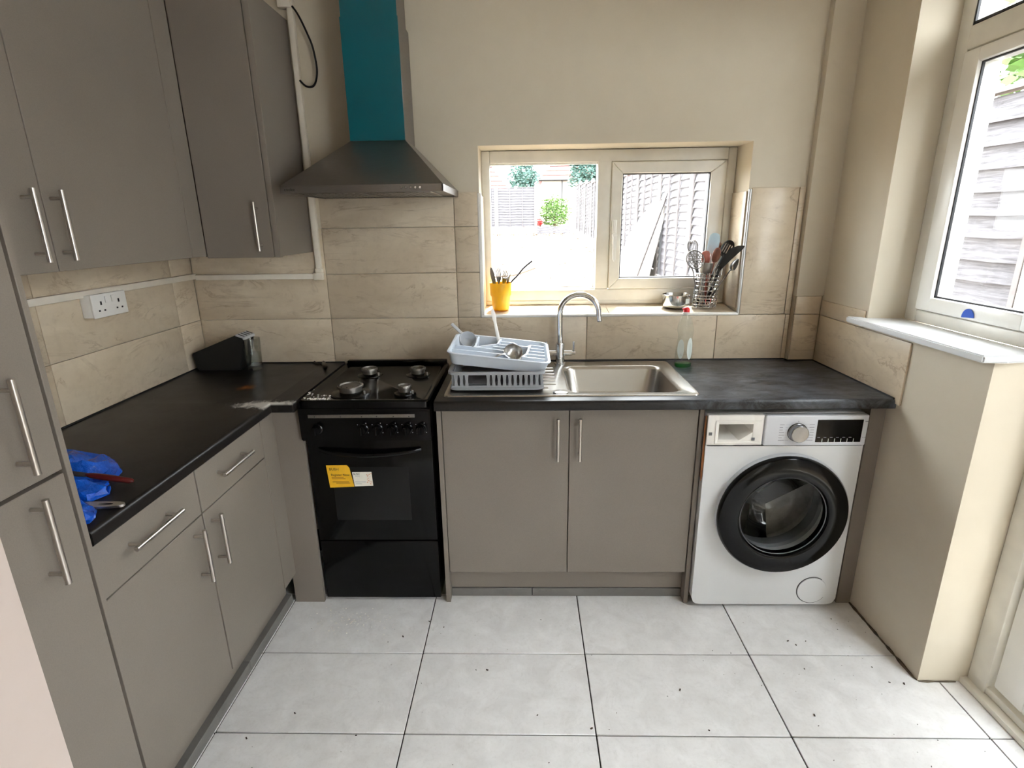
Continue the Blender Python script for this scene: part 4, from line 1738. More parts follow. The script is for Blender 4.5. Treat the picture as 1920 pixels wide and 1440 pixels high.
for side in (0, 1):
    y = ry0 + 0.008 if side == 0 else ry1 - 0.008
    x = rx0 + 0.022
    while x < rx1 - 0.012:
        u = (x - rx0) / (rx1 - rx0)
        if not (side == 0 and 0.20 < u < 0.40):
            prism(b, [(x - 0.0075, zlo), (x + 0.0075, zlo), (x + 0.005, (zlo + zhi) / 2), (x + 0.0085, zhi), (x - 0.0085, zhi), (x - 0.005, (zlo + zhi) / 2)], y - 0.002, y + 0.002, 'y')
        x += 0.0215
    prism(b, [(rx0 + 0.002 if side else rx0 + 0.004, zlo), (rx1 - 0.004, zlo), (rx1 - 0.004, zlo + 0.008), (rx0 + 0.004, zlo + 0.008)], y - 0.003, y + 0.003, 'y')
for side in (0, 1):
    x = rx0 + 0.006 if side == 0 else rx1 - 0.006
    y = ry0 + 0.02
    while y < ry1 - 0.01:
        box(b, x - 0.002, x + 0.002, y - 0.006, y + 0.006, zlo, zhi)
        y += 0.0215
tag(obj('slats', b, 'rack_plastic', rk), 'slotted side walls', kind='stuff')
b = BM()
loft(b, [lp(rx0 + 0.02, rx1 - 0.02, ry0 + 0.02, ry1 - 0.02, 0.02, F + 0.020), lp(rx0 + 0.02, rx1 - 0.02, ry0 + 0.02, ry1 - 0.02, 0.02, F + 0.024)], cap0=True, cap1=True)
obj('floor_grid', b, 'grey_rubber', rk)

TR = thing('cutlery_tray', 'pale grey plastic cutlery tray tilted on top of the dish rack', 'cutlery tray', (0.2435, -0.325, 1.068), (0.03, 0.117, 0))
tm = Matrix.Translation((0.2435, -0.325, 1.068)) @ Euler((0.03, 0.117, 0)).to_matrix().to_4x4()


def lpt(dx, dy, r, z):
    return [(x, y, z) for x, y in rrect(-dx, dx, -dy, dy, r, 6)]


b = BM()
loft(b, [lpt(0.190, 0.158, 0.03, -0.048), lpt(0.201, 0.168, 0.034, -0.012), lpt(0.202, 0.169, 0.034, -0.004), lpt(0.209, 0.176, 0.038, -0.004), lpt(0.210, 0.177, 0.038, 0.0), lpt(0.206, 0.173, 0.036, 0.0025),
         lpt(0.199, 0.166, 0.034, 0.0015), lpt(0.196, 0.163, 0.032, -0.004), lpt(0.187, 0.155, 0.03, -0.044)], cap0=True, cap1=True)
obj('shell', b, 'tray_plastic', TR, local=True)
DIV = [[(-0.105, 0.150), (-0.105, -0.035)], [(-0.185, -0.040), (-0.030, -0.040)], [(-0.005, 0.150), (-0.015, 0.055), (-0.105, -0.035)], [(0.0, 0.105), (0.055, 0.105), (0.075, 0.060), (0.115, 0.060), (0.13, 0.095), (0.186, 0.095)],
       [(-0.19, -0.105), (0.020, -0.105), (0.042, -0.150)], [(-0.030, -0.040), (0.015, -0.045), (0.030, -0.10)], [(-0.01, 0.055), (0.04, 0.052), (0.06, 0.02)], [(-0.03, 0.008), (0.03, 0.004), (0.045, -0.02)],
       [(0.122, 0.042), (0.186, 0.042)], [(0.118, -0.010), (0.186, -0.010)], [(0.112, -0.062), (0.186, -0.062)], [(0.095, -0.110), (0.125, -0.112), (0.186, -0.112)], [(0.095, -0.11), (0.112, -0.062), (0.118, -0.01), (0.122, 0.042), (0.13, 0.095)]]
for d_ in DIV:
    b = BM()
    for k in range(len(d_) - 1):
        p, q = Vector((*d_[k], 0)), Vector((*d_[k + 1], 0))
        n_ = (q - p).normalized().cross(Vector((0, 0, 1))) * 0.004
        e = (q - p).normalized() * 0.003
        p, q = p - e, q + e
        vs = [p + n_, p - n_, q - n_, q + n_]
        lo = [(v.x + 0.0, v.y, -0.045) for v in vs]
        hi = [(v.x * 0.999, v.y, 0.0005) for v in vs]
        add(b, lo + hi, [(0, 1, 2, 3), (7, 6, 5, 4), (0, 4, 5, 1), (1, 5, 6, 2), (2, 6, 7, 3), (3, 7, 4, 0)])
    obj('divider', b, 'tray_plastic', TR, local=True)


def on_tray(x, y, z):
    return tm @ Vector((x, y, z))


# --- cutlery shapes: built along +Z, width X, face -Y
def sweep(bm, rows):
    """rows: (z, half width, y, half thickness)"""
    lps = []
    for z, w, y, t in rows:
        lps.append([(w * math.cos(2 * math.pi * k / 10), y + t * math.sin(2 * math.pi * k / 10), z) for k in range(10)])
    loft(bm, lps, True, True)


def spoon_bm(L=0.19):
    b = BM()
    sweep(b, [(0, 0.004, 0, 0.001), (0.006, 0.009, 0, 0.0015), (0.05, 0.006, 0.001, 0.0015), (0.11, 0.003, 0.003, 0.0016), (L - 0.062, 0.0035, 0, 0.0015), (L - 0.055, 0.009, -0.002, 0.0014)])
    # bowl
    n, m = 8, 12
    vs = []
    for i in range(n + 1):
        t = i / n
        z = L - 0.062 + 0.062 * t
        w = 0.021 * math.sin(math.pi * min(1, 0.08 + 0.92 * t) ** 0.85) ** 0.6 if 0 < t < 1 else 0.004
        for j in range(m + 1):
            u = -1 + 2 * j / m
            vs.append((w * u, -0.002 + 0.010 * (1 - u * u) * math.sin(math.pi * t), z))
    k = m + 1
    fs = [(i * k + j, i * k + j + 1, (i + 1) * k + j + 1, (i + 1) * k + j) for i in range(n) for j in range(m)]
    vs2 = [(x, y + 0.0012, z) for x, y, z in vs]
    add(b, vs + vs2, fs + [tuple(q + len(vs) for q in f[::-1]) for f in fs])
    return b


def fork_bm(L=0.19):
    b = BM()
    sweep(b, [(0, 0.004, 0, 0.001), (0.006, 0.009, 0, 0.0015), (0.05, 0.006, 0.001, 0.0015), (0.11, 0.003, 0.003, 0.0016), (L - 0.075, 0.004, 0, 0.0015), (L - 0.062, 0.010, 0.003, 0.0014), (L - 0.048, 0.012, 0.006, 0.0013), (L - 0.044, 0.012, 0.006, 0.0012)])
    for k in range(4):
        x = -0.0099 + k * 0.0066
        tube(b, [(x, 0.006, L - 0.047), (x, 0.007, L - 0.03), (x, 0.004, L - 0.012), (x, 0.0, L)], [0.0025, 0.0024, 0.0020, 0.0010], 6)
    return b


def knife_bm(L=0.21):
    b = BM()
    sweep(b, [(0, 0.004, 0, 0.0025), (0.01, 0.009, 0, 0.003), (0.09, 0.007, 0, 0.003), (0.10, 0.007, 0, 0.0015), (0.12, 0.010, 0, 0.001), (L - 0.03, 0.0105, 0, 0.0008), (L - 0.008, 0.006, 0.0, 0.0006), (L, 0.001, 0, 0.0004)])
    return b


def put(bm, p, d, roll=0.0):
    """move a shape built along +Z so that its origin is at p and it points along d"""
    q = Vector(d).to_track_quat('Z', 'Y').to_matrix().to_4x4()
    mw = Matrix.Translation(Vector(p)) @ q @ Matrix.Rotation(roll, 4, 'Z')
    bm.transform(mw)
    return bm


tray_dir = (tm.to_3x3() @ Vector((1, 0, 0)))
tray_back = (tm.to_3x3() @ Vector((0, 1, 0)))
tup = (tm.to_3x3() @ Vector((0, 0, 1)))


def in_tray(bm, name, label, cat, x, y, z, ang, tilt, mat, roll=0.0, group='loose cutlery in the tray'):
    d = (tray_dir * math.cos(ang) + tray_back * math.sin(ang)) * math.cos(tilt) + tup * math.sin(tilt)
    put(bm, on_tray(x, y, z), d, roll)
    return tag(obj(name, bm, mat), label, cat, group)


in_tray(spoon_bm(0.15), 'teaspoon', 'steel teaspoon lying in the rear middle pocket of the tray', 'spoon', -0.075, 0.135, -0.038, -1.0, 0.03, 'chrome', 1.2)
in_tray(spoon_bm(0.14), 'teaspoon', 'steel teaspoon under the ring in the rear left pocket of the tray', 'spoon', -0.165, 0.12, -0.038, -1.2, 0.03, 'chrome', 1.4)
in_tray(fork_bm(0.16), 'fork', 'steel fork in the rear middle pocket of the tray', 'fork', -0.035, 0.15, -0.030, -1.85, 0.05, 'chrome', 1.3)
in_tray(spoon_bm(0.19), 'tablespoon', 'steel tablespoon lying near the tray centre', 'spoon', 0.050, 0.080, -0.032, -1.45, 0.06, 'chrome', 1.6)
in_tray(fork_bm(0.17), 'fork', 'steel fork lying in the front centre of the tray', 'fork', 0.06, 0.03, -0.036, -1.1, 0.04, 'chrome', 1.6)
in_tray(knife_bm(0.19), 'table_knife', 'steel table knife in the front centre of the tray', 'knife', -0.02, -0.075, -0.026, 0.05, 0.02, 'chrome', 1.2)
b = knife_bm(0.17)
put(b, on_tray(-0.01, 0.150, -0.02), (-0.12, 0.25, 0.55))
tag(obj('table_knife', b, 'white_plastic'), 'pale knife handle poking up behind the tray', 'knife')
# measuring scoop lying on its side, rear left
b = BM()
shell(b, [(0.024, 0.0), (0.030, 0.006), (0.036, 0.040), (0.0375, 0.040), (0.0385, 0.038), (0.033, 0.004), (0.026, -0.002), (0.0, -0.002)], (0, 0, 0), 28)
box(b, 0.034, 0.10, -0.007, 0.007, 0.034, 0.039, 0.002)
put(b, on_tray(-0.150, 0.060, -0.012), (0.25, -0.75, 0.62), 2.2)
tag(obj('measuring_scoop', b, 'grey_plastic'), 'pale plastic measuring scoop tipped in the left tray pocket', 'scoop')
# ladle bowl, front right
b = BM()
shell(b, [(0.0, -0.022), (0.018, -0.019), (0.032, -0.006), (0.037, 0.010), (0.039, 0.010), (0.034, -0.008), (0.019, -0.022), (0.0, -0.025)], (0, 0, 0), 28)
tube(b, [(0.037, 0, 0.010), (0.05, 0, 0.016), (0.075, 0, 0.012), (0.10, 0, 0.0)], [0.005, 0.004, 0.004, 0.003], 8)
put(b, on_tray(0.055, -0.085, 0.004), (0.15, -0.72, 0.70), 3.4)
tag(obj('small_ladle', b, 'steel_brushed'), 'steel ladle bowl standing up in the front of the tray', 'ladle')
b = BM()
sweep(b, [(0, 0.006, 0, 0.006), (0.01, 0.009, 0, 0.009), (0.08, 0.0085, 0, 0.0085), (0.095, 0.005, 0, 0.005)])
put(b, on_tray(0.085, -0.125, -0.020), tray_dir - tup * 0.02)
tag(obj('brush_handle', b, 'white_plastic'), 'frosted white brush handle in the front right pocket of the tray', 'brush')

# ------------------------------------------------------------------ window sill things
zs = lambda y: 1.156 + (y - 0.004) * 0.1136
cup = thing('plastic_beaker', 'yellow plastic beaker holding cutlery on the window sill', 'beaker', (0.231, 0.085, zs(0.085)))
b = BM()
z0 = zs(0.10) + 0.001
cu_ = (0.231, 0.085, z0)
lathe(b, [(0.0, 0.0), (0.038, 0.0), (0.041, 0.004), (0.0455, 0.066), (0.0505, 0.072), (0.0535, 0.128), (0.0525, 0.131), (0.0505, 0.129), (0.046, 0.072), (0.042, 0.062), (0.037, 0.006), (0.0, 0.005)], cu_, 40)
obj('beaker_body', b, 'yellow_plastic', cup)
zc = z0
b = fork_bm(0.19)
put(b, (0.230, 0.08, zc + 0.014), (-0.06, 0.06, 0.98), 2.1)
tag(obj('fork', b, 'cutlery_steel'), 'steel fork standing upright in the yellow beaker', 'fork')
b = fork_bm(0.185)
put(b, (0.225, 0.09, zc + 0.014), (0.19, -0.02, 0.98), 1.65)
tag(obj('fork', b, 'cutlery_steel'), 'steel fork leaning right in the yellow beaker', 'fork')
b = knife_bm(0.20)
put(b, (0.225, 0.085, zc + 0.008), (-0.19, 0.02, 0.95), 1.4)
tag(obj('table_knife', b, 'cutlery_steel'), 'steel knife blade leaning left in the yellow beaker', 'knife')
b = BM()
P = [(0.215, 0.075, zc + 0.01), (0.27, 0.08, zc + 0.115), (0.315, 0.085, zc + 0.165), (0.345, 0.085, zc + 0.200), (0.385, 0.088, zc + 0.232)]
pp = smooth_path(P, 5)
tube(b, pp, [0.0028] * 7 + [0.0042] * (len(pp) - 7), 8)
tag(obj('teaspoon', b, 'dark_handle'), 'dark curved handle of a spoon sticking out of the yellow beaker', 'spoon')
b = spoon_bm(0.175)
put(b, (0.225, 0.10, zc + 0.008), (0.30, 0.05, 0.9), -0.3)
tag(obj('tablespoon', b, 'cutlery_steel'), 'steel spoon bowl beside the dark handle in the beaker', 'spoon')

pn = thing('steel_dish', 'small round stainless steel dish on the window sill', 'dish', (1.086, 0.085, zs(0.085)))
z0 = zs(0.13) + 0.001
b = BM()
lathe(b, [(0.0, 0.0), (0.052, 0.0), (0.060, 0.006), (0.0645, 0.018), (0.0650, 0.060), (0.0668, 0.062), (0.0650, 0.064), (0.0628, 0.061), (0.0620, 0.018), (0.056, 0.008), (0.0, 0.004)], (1.086, 0.085, z0), 44)
obj('dish_body', b, 'pan_steel', pn)
b = BM()
lathe(b, [(0.0615, 0.028), (0.0, 0.028)], (1.086, 0.085, z0), 40)
obj('dish_contents', b, 'sticker_yellow', pn)
b = BM()
for k in range(8):
    pass
a0 = math.radians(-62)
vs = []
for i in range(2):
    for k in range(7):
        a = a0 + math.radians(30) * k / 6
        vs.append((1.086 + 0.0655 * math.cos(a), 0.085 + 0.0655 * math.sin(a), z0 + 0.022 + 0.024 * i))
add(b, vs, [(k, k + 1, 7 + k + 1, 7 + k) for k in range(6)])
obj('price_label', b, 'label_white', pn)

# wire utensil basket
wx, wy = 1.221, 0.082
z0 = zs(wy + 0.05) + 0.001
bk = thing('utensil_basket', 'round chrome wire utensil basket at the right end of the sill', 'basket', (wx, wy, z0))
Rb = 0.056
HB = 0.160
for k, h in enumerate((0.003, 0.016, 0.030, 0.044, 0.058, 0.082, 0.104, 0.124, 0.142, HB)):
    b = BM()
    dx = 0.012 * h / HB
    tube(b, [(wx + dx + Rb * math.cos(2 * math.pi * q / 36), wy + Rb * 0.92 * math.sin(2 * math.pi * q / 36), z0 + h) for q in range(36)], 0.0021, 6, closed=True)
    obj('wire_hoop', b, 'chrome', bk)
for q in range(16):
    a = 2 * math.pi * (q + 0.5) / 16
    b = BM()
    p0 = (wx + Rb * math.cos(a), wy + Rb * 0.92 * math.sin(a), z0)
    p1 = (wx + 0.012 + Rb * math.cos(a), wy + Rb * 0.92 * math.sin(a), z0 + HB)
    cyl(b, p0, p1, 0.0018, n=6)
    obj('upright_wire', b, 'chrome', bk)
b = BM()
for q in range(-3, 4):
    x = q * 0.014
    l = math.sqrt(Rb ** 2 - x ** 2)
    cyl(b, (wx + x, wy - l * 0.92, z0 + 0.003), (wx + x, wy + l * 0.92, z0 + 0.003), 0.0018, n=6)
tag(obj('base_wires', b, 'chrome', bk), kind='stuff')
b = BM()
tube(b, smooth_path([(wx + 0.02, wy - 0.056, z0 + HB - 0.005), (wx + 0.022, wy - 0.056, z0 + HB + 0.025), (wx + 0.038, wy - 0.055, z0 + HB + 0.042), (wx + 0.054, wy - 0.050, z0 + HB + 0.028), (wx + 0.056, wy - 0.045, z0 + HB - 0.005)], 5), 0.002, 6)
obj('hanging_loop', b, 'chrome', bk)
zb_ = z0 + 0.008


def utensil(name, label, cat):
    return thing(name, label, cat, (wx, wy, zb_))


def mw_for(p, d, roll=0.0):
    q = Vector(d).to_track_quat('Z', 'Y').to_matrix().to_4x4()
    return Matrix.Translation(Vector(p)) @ q @ Matrix.Rotation(roll, 4, 'Z')


# whisk
u = utensil('whisk', 'steel balloon whisk standing at the left of the wire basket', 'whisk')
A = mw_for((wx + 0.006, wy + 0.028, zb_), (-0.22, 0.10, 0.95))
b = BM()
cyl(b, (0, 0, 0), (0, 0, 0.15), 0.007, 0.006, n=12)
b.transform(A)
obj('handle', b, 'steel_brushed', u)
b = BM()
for k in range(5):
    a = math.pi * k / 5
    P = []
    for i in range(17):
        t = math.pi * i / 16
        r = 0.028 * math.sin(t) ** 0.8 * (1 if i < 17 else 1)
        z = 0.255 + 0.065 * -math.cos(t * 1.0) if False else 0.0
        s = -1 + 2 * i / 16
        r = 0.030 * math.copysign(abs(math.sin(math.pi * s / 2)) ** 0.8 * (1 - 0.0), s)
        z = 0.15 + 0.165 * (1 - abs(s) ** 2.4) ** 0.55
        if abs(s) > 0.6:
            r *= (1 - (abs(s) - 0.6) / 0.4 * 0.85)
        P.append((r * math.cos(a), r * math.sin(a), z))
    tube(b, P, 0.0015, 5)
b.transform(A)
tag(obj('wires', b, 'cutlery_steel', u), kind='stuff')
# potato masher
u = utensil('potato_masher', 'round perforated steel masher leaning left in the wire basket', 'masher')
hc = Vector((1.147, wy - 0.052, 1.401))
nrm = Vector((0.18, -0.90, 0.40)).normalized()
A = Matrix.Translation(hc) @ nrm.to_track_quat('Z', 'Y').to_matrix().to_4x4()
b = BM()
Rm = 0.044
# perforated disc: ring cells around every hole
holes = []
p_ = 0.0125
for i in range(-4, 5):
    for j in range(-4, 5):
        x, y = (i + 0.5 * (j % 2)) * p_, j * p_ * 0.866
        if x * x + y * y < (Rm - 0.007) ** 2:
            holes.append((x, y))
for x, y in holes:
    ring_o = [(x + p_ * 0.578 * math.cos(math.radians(30 + 60 * k)), y + p_ * 0.578 * math.sin(math.radians(30 + 60 * k))) for k in range(6)]
    ring_i = [(x + 0.0044 * math.cos(math.radians(30 + 60 * k)), y + 0.0044 * math.sin(math.radians(30 + 60 * k))) for k in range(6)]
    for zz in (0.0, -0.0012):
        vs = [(a_, b_, zz) for a_, b_ in ring_o] + [(a_, b_, zz) for a_, b_ in ring_i]
        add(b, vs, [(k, (k + 1) % 6, 6 + (k + 1) % 6, 6 + k) for k in range(6)])
tube(b, [(Rm * math.cos(2 * math.pi * k / 36), Rm * math.sin(2 * math.pi * k / 36), 0) for k in range(36)], 0.0028, 6, closed=True)
b.transform(A)
obj('masher_plate', b, 'masher_steel', u)
b = BM()
edge1, edge2 = A @ Vector((-0.03, -0.026, -0.002)), A @ Vector((0.034, -0.02, -0.002))
foot = Vector((wx - 0.01, wy + 0.01, zb_ + 0.005))
tube(b, smooth_path([edge1, edge1 + Vector((0.02, 0.01, -0.028)), foot.lerp(edge1, 0.55), foot], 5), 0.0026, 7)
tube(b, smooth_path([edge2, edge2 + Vector((0.0, 0.01, -0.02)), foot.lerp(edge2, 0.55), foot], 5), 0.0026, 7)
obj('stem', b, 'steel_brushed', u)
# blue-grey spatula


def paddle(name, label, cat, head_c, foot, w, h, th, mat, hmat, slots=0, face=(0, -1, 0.15), hr=0.006, bend=0.0, pw=2.6, headname='blade'):
    u = utensil(name, label, cat)
    head_c, foot = Vector(head_c), Vector(foot)
    d = (head_c - foot).normalized()
    n_ = Vector(face)
    n_ = (n_ - d * n_.dot(d)).normalized()
    sx = d.cross(n_).normalized()
    b = BM()
    N_ = 28
    outl = []
    for k in range(N_):
        a = 2 * math.pi * k / N_
        ca, sa = math.cos(a), math.sin(a)
        outl.append((w * math.copysign(abs(ca) ** (2 / pw), ca), h * math.copysign(abs(sa) ** (2 / pw), sa)))

    def P3(x, y, z):
        return head_c + sx * x + d * y + n_ * (z + bend * (y / h) ** 2)
    if not slots:
        loops_ = [[P3(x * f, y * f, zz) for x, y in outl] for f, zz in ((0.85, -th), (1.0, -th * 0.5), (1.0, th * 0.5), (0.85, th))]
        loft(b, loops_, True, True)
    else:
        # bars between slots plus outline rim
        for zz in (th, -th):
            pass
        tube(b, [P3(x * 0.92, y * 0.94, 0) for x, y in outl], [w * 0.16] * N_, 6, closed=True)
        for k in range(slots + 1):
            x = w * (-0.80 + 1.60 * k / slots)
            l = h * 0.80 * (1 - abs(x / w) ** 2.2) ** 0.5
            q = [P3(x - w * 0.11, -l, 0), P3(x + w * 0.11, -l, 0), P3(x + w * 0.11, l, 0), P3(x - w * 0.11, l, 0)]
            add(b, [p + n_ * th for p in q] + [p - n_ * th for p in q], [(0, 1, 2, 3), (7, 6, 5, 4), (0, 4, 5, 1), (1, 5, 6, 2), (2, 6, 7, 3), (3, 7, 4, 0)])
        for sgn in (-1, 1):
            q = [P3(-w * 0.7, sgn * h * 0.55, 0), P3(w * 0.7, sgn * h * 0.55, 0), P3(w * 0.45, sgn * h * 0.93, 0), P3(-w * 0.45, sgn * h * 0.93, 0)]
            add(b, [p + n_ * th for p in q] + [p - n_ * th for p in q], [(0, 1, 2, 3), (7, 6, 5, 4), (0, 4, 5, 1), (1, 5, 6, 2), (2, 6, 7, 3), (3, 7, 4, 0)])
    obj(headname, b, mat, u, smooth=50)
    b = BM()
    st_ = P3(0, -h * 0.9, 0)
    tube(b, [foot, foot.lerp(st_, 0.5), st_, st_ + d * h * 0.25], [hr, hr, hr * 0.9, hr * 0.5], 10)
    obj('handle', b, hmat, u)
    return u


ft = lambda dx, dy: (wx + dx, wy + dy, zb_ + 0.004)
paddle('silicone_spatula', 'pale blue silicone spatula standing tallest in the wire basket', 'spatula', (1.247, wy + 0.012, 1.468), ft(-0.018, 0.0), 0.0255, 0.050, 0.005, 'spatula_blue', 'grey_plastic', face=(-0.35, -0.9, 0.2), pw=3.0)
paddle('wooden_spoon', 'brown wooden spoon in the middle of the wire basket', 'spoon', (1.250, wy - 0.03, 1.418), ft(-0.005, 0.02), 0.018, 0.036, 0.005, 'brown_wood', 'brown_wood', face=(-0.5, -0.8, 0.2), pw=2.2)
paddle('wooden_spatula', 'reddish wooden spatula just left of the brown spoon', 'spatula', (1.205, wy - 0.020, 1.408), ft(0.01, -0.005), 0.019, 0.030, 0.004, 'red_brown', 'red_brown', pw=4)
paddle('slotted_spoon', 'black slotted spoon with round head at the back right of the basket', 'spoon', (1.312, wy + 0.010, 1.445), ft(-0.03, 0.02), 0.0265, 0.040, 0.0028, 'black_plastic', 'black_plastic', slots=4, face=(-0.2, -0.95, 0.1), pw=2.2)
paddle('long_wooden_spoon', 'tan wooden handle between the spatula and the slotted spoon', 'spoon', (1.275, wy + 0.035, 1.43), ft(-0.02, 0.03), 0.010, 0.045, 0.005, 'brown_wood', 'brown_wood', pw=2.4)
# steel can-shaped grater end
u = utensil('steel_scoop', 'dull steel rounded scoop in the front of the wire basket', 'scoop')
b = BM()
A = mw_for((1.203, wy - 0.030, 1.335), (0.10, 0.0, 0.99))
shell(b, [(0.020, 0.0), (0.026, 0.010), (0.029, 0.030), (0.030, 0.050), (0.0285, 0.050), (0.027, 0.030), (0.024, 0.012), (0.0, 0.004)], (0, 0, 0), 24)
b.transform(A)
obj('scoop_bowl', b, 'dull_metal', u)
b = BM()
tube(b, [ft(0.0, -0.012), (1.200, wy - 0.025, 1.26), (1.203, wy - 0.030, 1.337)], [0.006, 0.007, 0.009], 10)
obj('handle', b, 'dull_metal', u)
# black turner and spoon leaning right
u = utensil('slotted_turner', 'long black slotted turner leaning far right out of the basket', 'turner')
b = BM()
c0_, c1_ = Vector((1.262, wy - 0.045, 1.352)), Vector((1.334, -0.058, 1.463))
prof_ = [(0.0, 0.008), (0.12, 0.013), (0.3, 0.018), (0.6, 0.020), (0.85, 0.013), (1.0, 0.003)]
sd = Vector((-0.35, -0.75, 0.55)).normalized()
lps = []
for t, w_ in prof_:
    c_ = c0_.lerp(c1_, t) + Vector((0, 0, 0.022 * math.sin(math.pi * t)))
    dd = Vector((0.6, -0.1, 0.75)).normalized()
    side = Vector((-0.55, 0.45, 0.50)).normalized()
    nn = dd.cross(side).normalized()
    lps.append([c_ + side * w_ + nn * 0.0016, c_ - side * w_ + nn * 0.0016, c_ - side * w_ - nn * 0.0016, c_ + side * w_ - nn * 0.0016])
loft(b, lps, True, True)
obj('blade', b, 'black_plastic', u, smooth=20)
b = BM()
tube(b, [ft(-0.01, -0.03), (1.243, wy - 0.036, 1.27), c0_ + Vector((0.006, 0, 0.012))], [0.008, 0.008, 0.007], 10)
obj('handle', b, 'black_plastic', u)
b = spoon_bm(0.25)
put(b, (1.232, wy - 0.02, 1.195), (0.085, -0.10, 0.205), 1.2)
tag(obj('serving_spoon', b, 'cutlery_steel'), 'steel serving spoon below the black turner leaning right', 'spoon')

# ------------------------------------------------------------------ things on the left worktop
kb = thing('knife_block', 'black slanted knife block in the rear left corner of the worktop', 'knife block', (-1.06, -0.09, ZW))
b = BM()
t = BM()
prism(t, [(-1.190, 0.9315), (-0.985, 0.9315), (-0.948, 1.085), (-0.985, 1.098), (-1.205, 1.012)], -0.155, -0.050, 'y')
bmesh.ops.bevel(t, geom=list(t.edges), offset=0.004, segments=2, affect='EDGES')
merge(b, t)
obj('block_body', b, 'black_matt', kb)
b = BM()
prism(b, [(-0.984, 1.100), (-0.947, 1.087), (-0.944, 1.076), (-0.950, 1.074), (-0.958, 1.080), (-0.987, 1.091)], -0.153, -0.052, 'y')
top = obj('slot_plate', b, 'grey_plastic', kb)
b = BM()
for k in range(4):
    y = -0.142 + k * 0.026
    prism(b, [(-0.980, 1.0995), (-0.952, 1.0895), (-0.9515, 1.0905), (-0.9795, 1.1005)], y, y + 0.007, 'y')
tag(obj('knife_slots', b, 'black_matt', top), kind='stuff')
gl = thing('glass_tumbler', 'clear tall glass tumbler beside the knife block', 'glass', (-0.926, -0.130, ZW))
b = BM()
lathe(b, [(0.0, 0.001), (0.030, 0.001), (0.033, 0.004), (0.0375, 0.150), (0.0355, 0.150), (0.031, 0.022), (0.0, 0.020)], (-0.926, -0.130, ZW), 36)
obj('glass_body', b, 'tumbler_glass', gl)
b = BM()
lathe(b, [(0.0, 0.0206), (0.0305, 0.0225), (0.033, 0.080), (0.0, 0.080)], (-0.926, -0.130, ZW), 36)
obj('water', b, 'clear_plastic', gl)
b = spoon_bm(0.17)
put(b, (-0.690, -0.018, ZW + 0.003), (0.10, -0.115, 0.012), 1.57)
tag(obj('tablespoon', b, 'dull_metal'), 'dull metal spoon lying on the worktop left of the cooker', 'spoon')

# blue carrier bag
bag = thing('carrier_bag', 'crumpled blue plastic carrier bag on the near left worktop', 'bag', (-0.85, -1.35, ZW))


def crumple(outline, h0, h1, seed, name):
    """a folded, creased sheet lying on the worktop: outline in x,y, lofted up and creased"""
    rnd = random.Random(seed)
    n = len(outline)
    cx_ = sum(p[0] for p in outline) / n
    cy_ = sum(p[1] for p in outline) / n
    b = BM()
    rings = []
    for f, hz in ((1.0, 0.002), (1.0, h0 * 0.4), (0.95, h0 * 0.8), (0.72, h0 + h1 * 0.4), (0.45, h0 + h1 * 0.9), (0.18, h0 + h1)):
        ring = []
        for k, (x, y) in enumerate(outline):
            j = (rnd.random() - 0.5)
            ring.append((cx_ + (x - cx_) * (f + 0.05 * j), cy_ + (y - cy_) * (f + 0.05 * j), ZW + max(0.002, hz * (1 + 0.7 * (rnd.random() - 0.5)) if hz > 0.003 else hz)))
        rings.append(ring)
    loft(b, rings, True, True)
    bmesh.ops.triangulate(b, faces=b.faces)
    bmesh.ops.subdivide_edges(b, edges=list(b.edges), cuts=1, use_grid_fill=True)
    for v in b.verts:
        if v.co.z > ZW + 0.004:
            v.co += Vector((rnd.gauss(0, 0.0025), rnd.gauss(0, 0.0025), rnd.gauss(0, 0.0035)))
            v.co.z = max(v.co.z, ZW + 0.003)
    return obj(name, b, 'blue_bag', bag, smooth=24)


crumple([(-1.05, -1.165), (-0.96, -1.150), (-0.87, -1.165), (-0.825, -1.185), (-0.765, -1.245), (-0.745, -1.300), (-0.80, -1.330), (-0.90, -1.36), (-1.02, -1.40), (-1.08, -1.34)], 0.020, 0.022, 3, 'bag_body')
crumple([(-1.0, -1.38), (-0.88, -1.345), (-0.79, -1.345), (-0.725, -1.345), (-0.705, -1.375), (-0.725, -1.415), (-0.84, -1.425), (-0.96, -1.46)], 0.020, 0.020, 5, 'bag_fold')
crumple([(-0.90, -1.42), (-0.80, -1.415), (-0.72, -1.430), (-0.675, -1.455), (-0.650, -1.490), (-0.645, -1.515), (-0.70, -1.535), (-0.85, -1.535)], 0.016, 0.014, 8, 'bag_mouth')
kn = thing('kitchen_knife', 'dark red handled kitchen knife lying across the blue bag', 'knife', (-0.72, -1.31, ZW))
b = BM()
sweep(b, [(0.0, 0.004, 0, 0.003), (0.008, 0.009, 0, 0.007), (0.05, 0.011, 0, 0.008), (0.10, 0.009, 0, 0.007), (0.115, 0.006, 0, 0.004)])
put(b, (-0.680, -1.318, ZW + 0.010), (-1, -0.10, 0.22))
obj('handle', b, 'dark_red', kn)
b = BM()
prism(b, [(-0.008, 0.11), (0.010, 0.11), (0.014, 0.13), (0.012, 0.21), (0.0, 0.235), (-0.008, 0.22)], -0.0008, 0.0008, 'y')
put(b, (-0.680, -1.318, ZW + 0.010), (-1, -0.10, 0.22))
obj('blade', b, 'black_plastic', kn)
pe = thing('kitchen_utensil', 'steel utensil end with a hanging hole under the bag mouth', 'utensil', (-0.66, -1.44, ZW))
b = BM()
outl = [(0.085 * math.copysign(abs(math.cos(a)) ** 0.6, math.cos(a)), 0.014 * math.copysign(abs(math.sin(a)) ** 0.8, math.sin(a))) for a in [2 * math.pi * k / 32 for k in range(32)]]
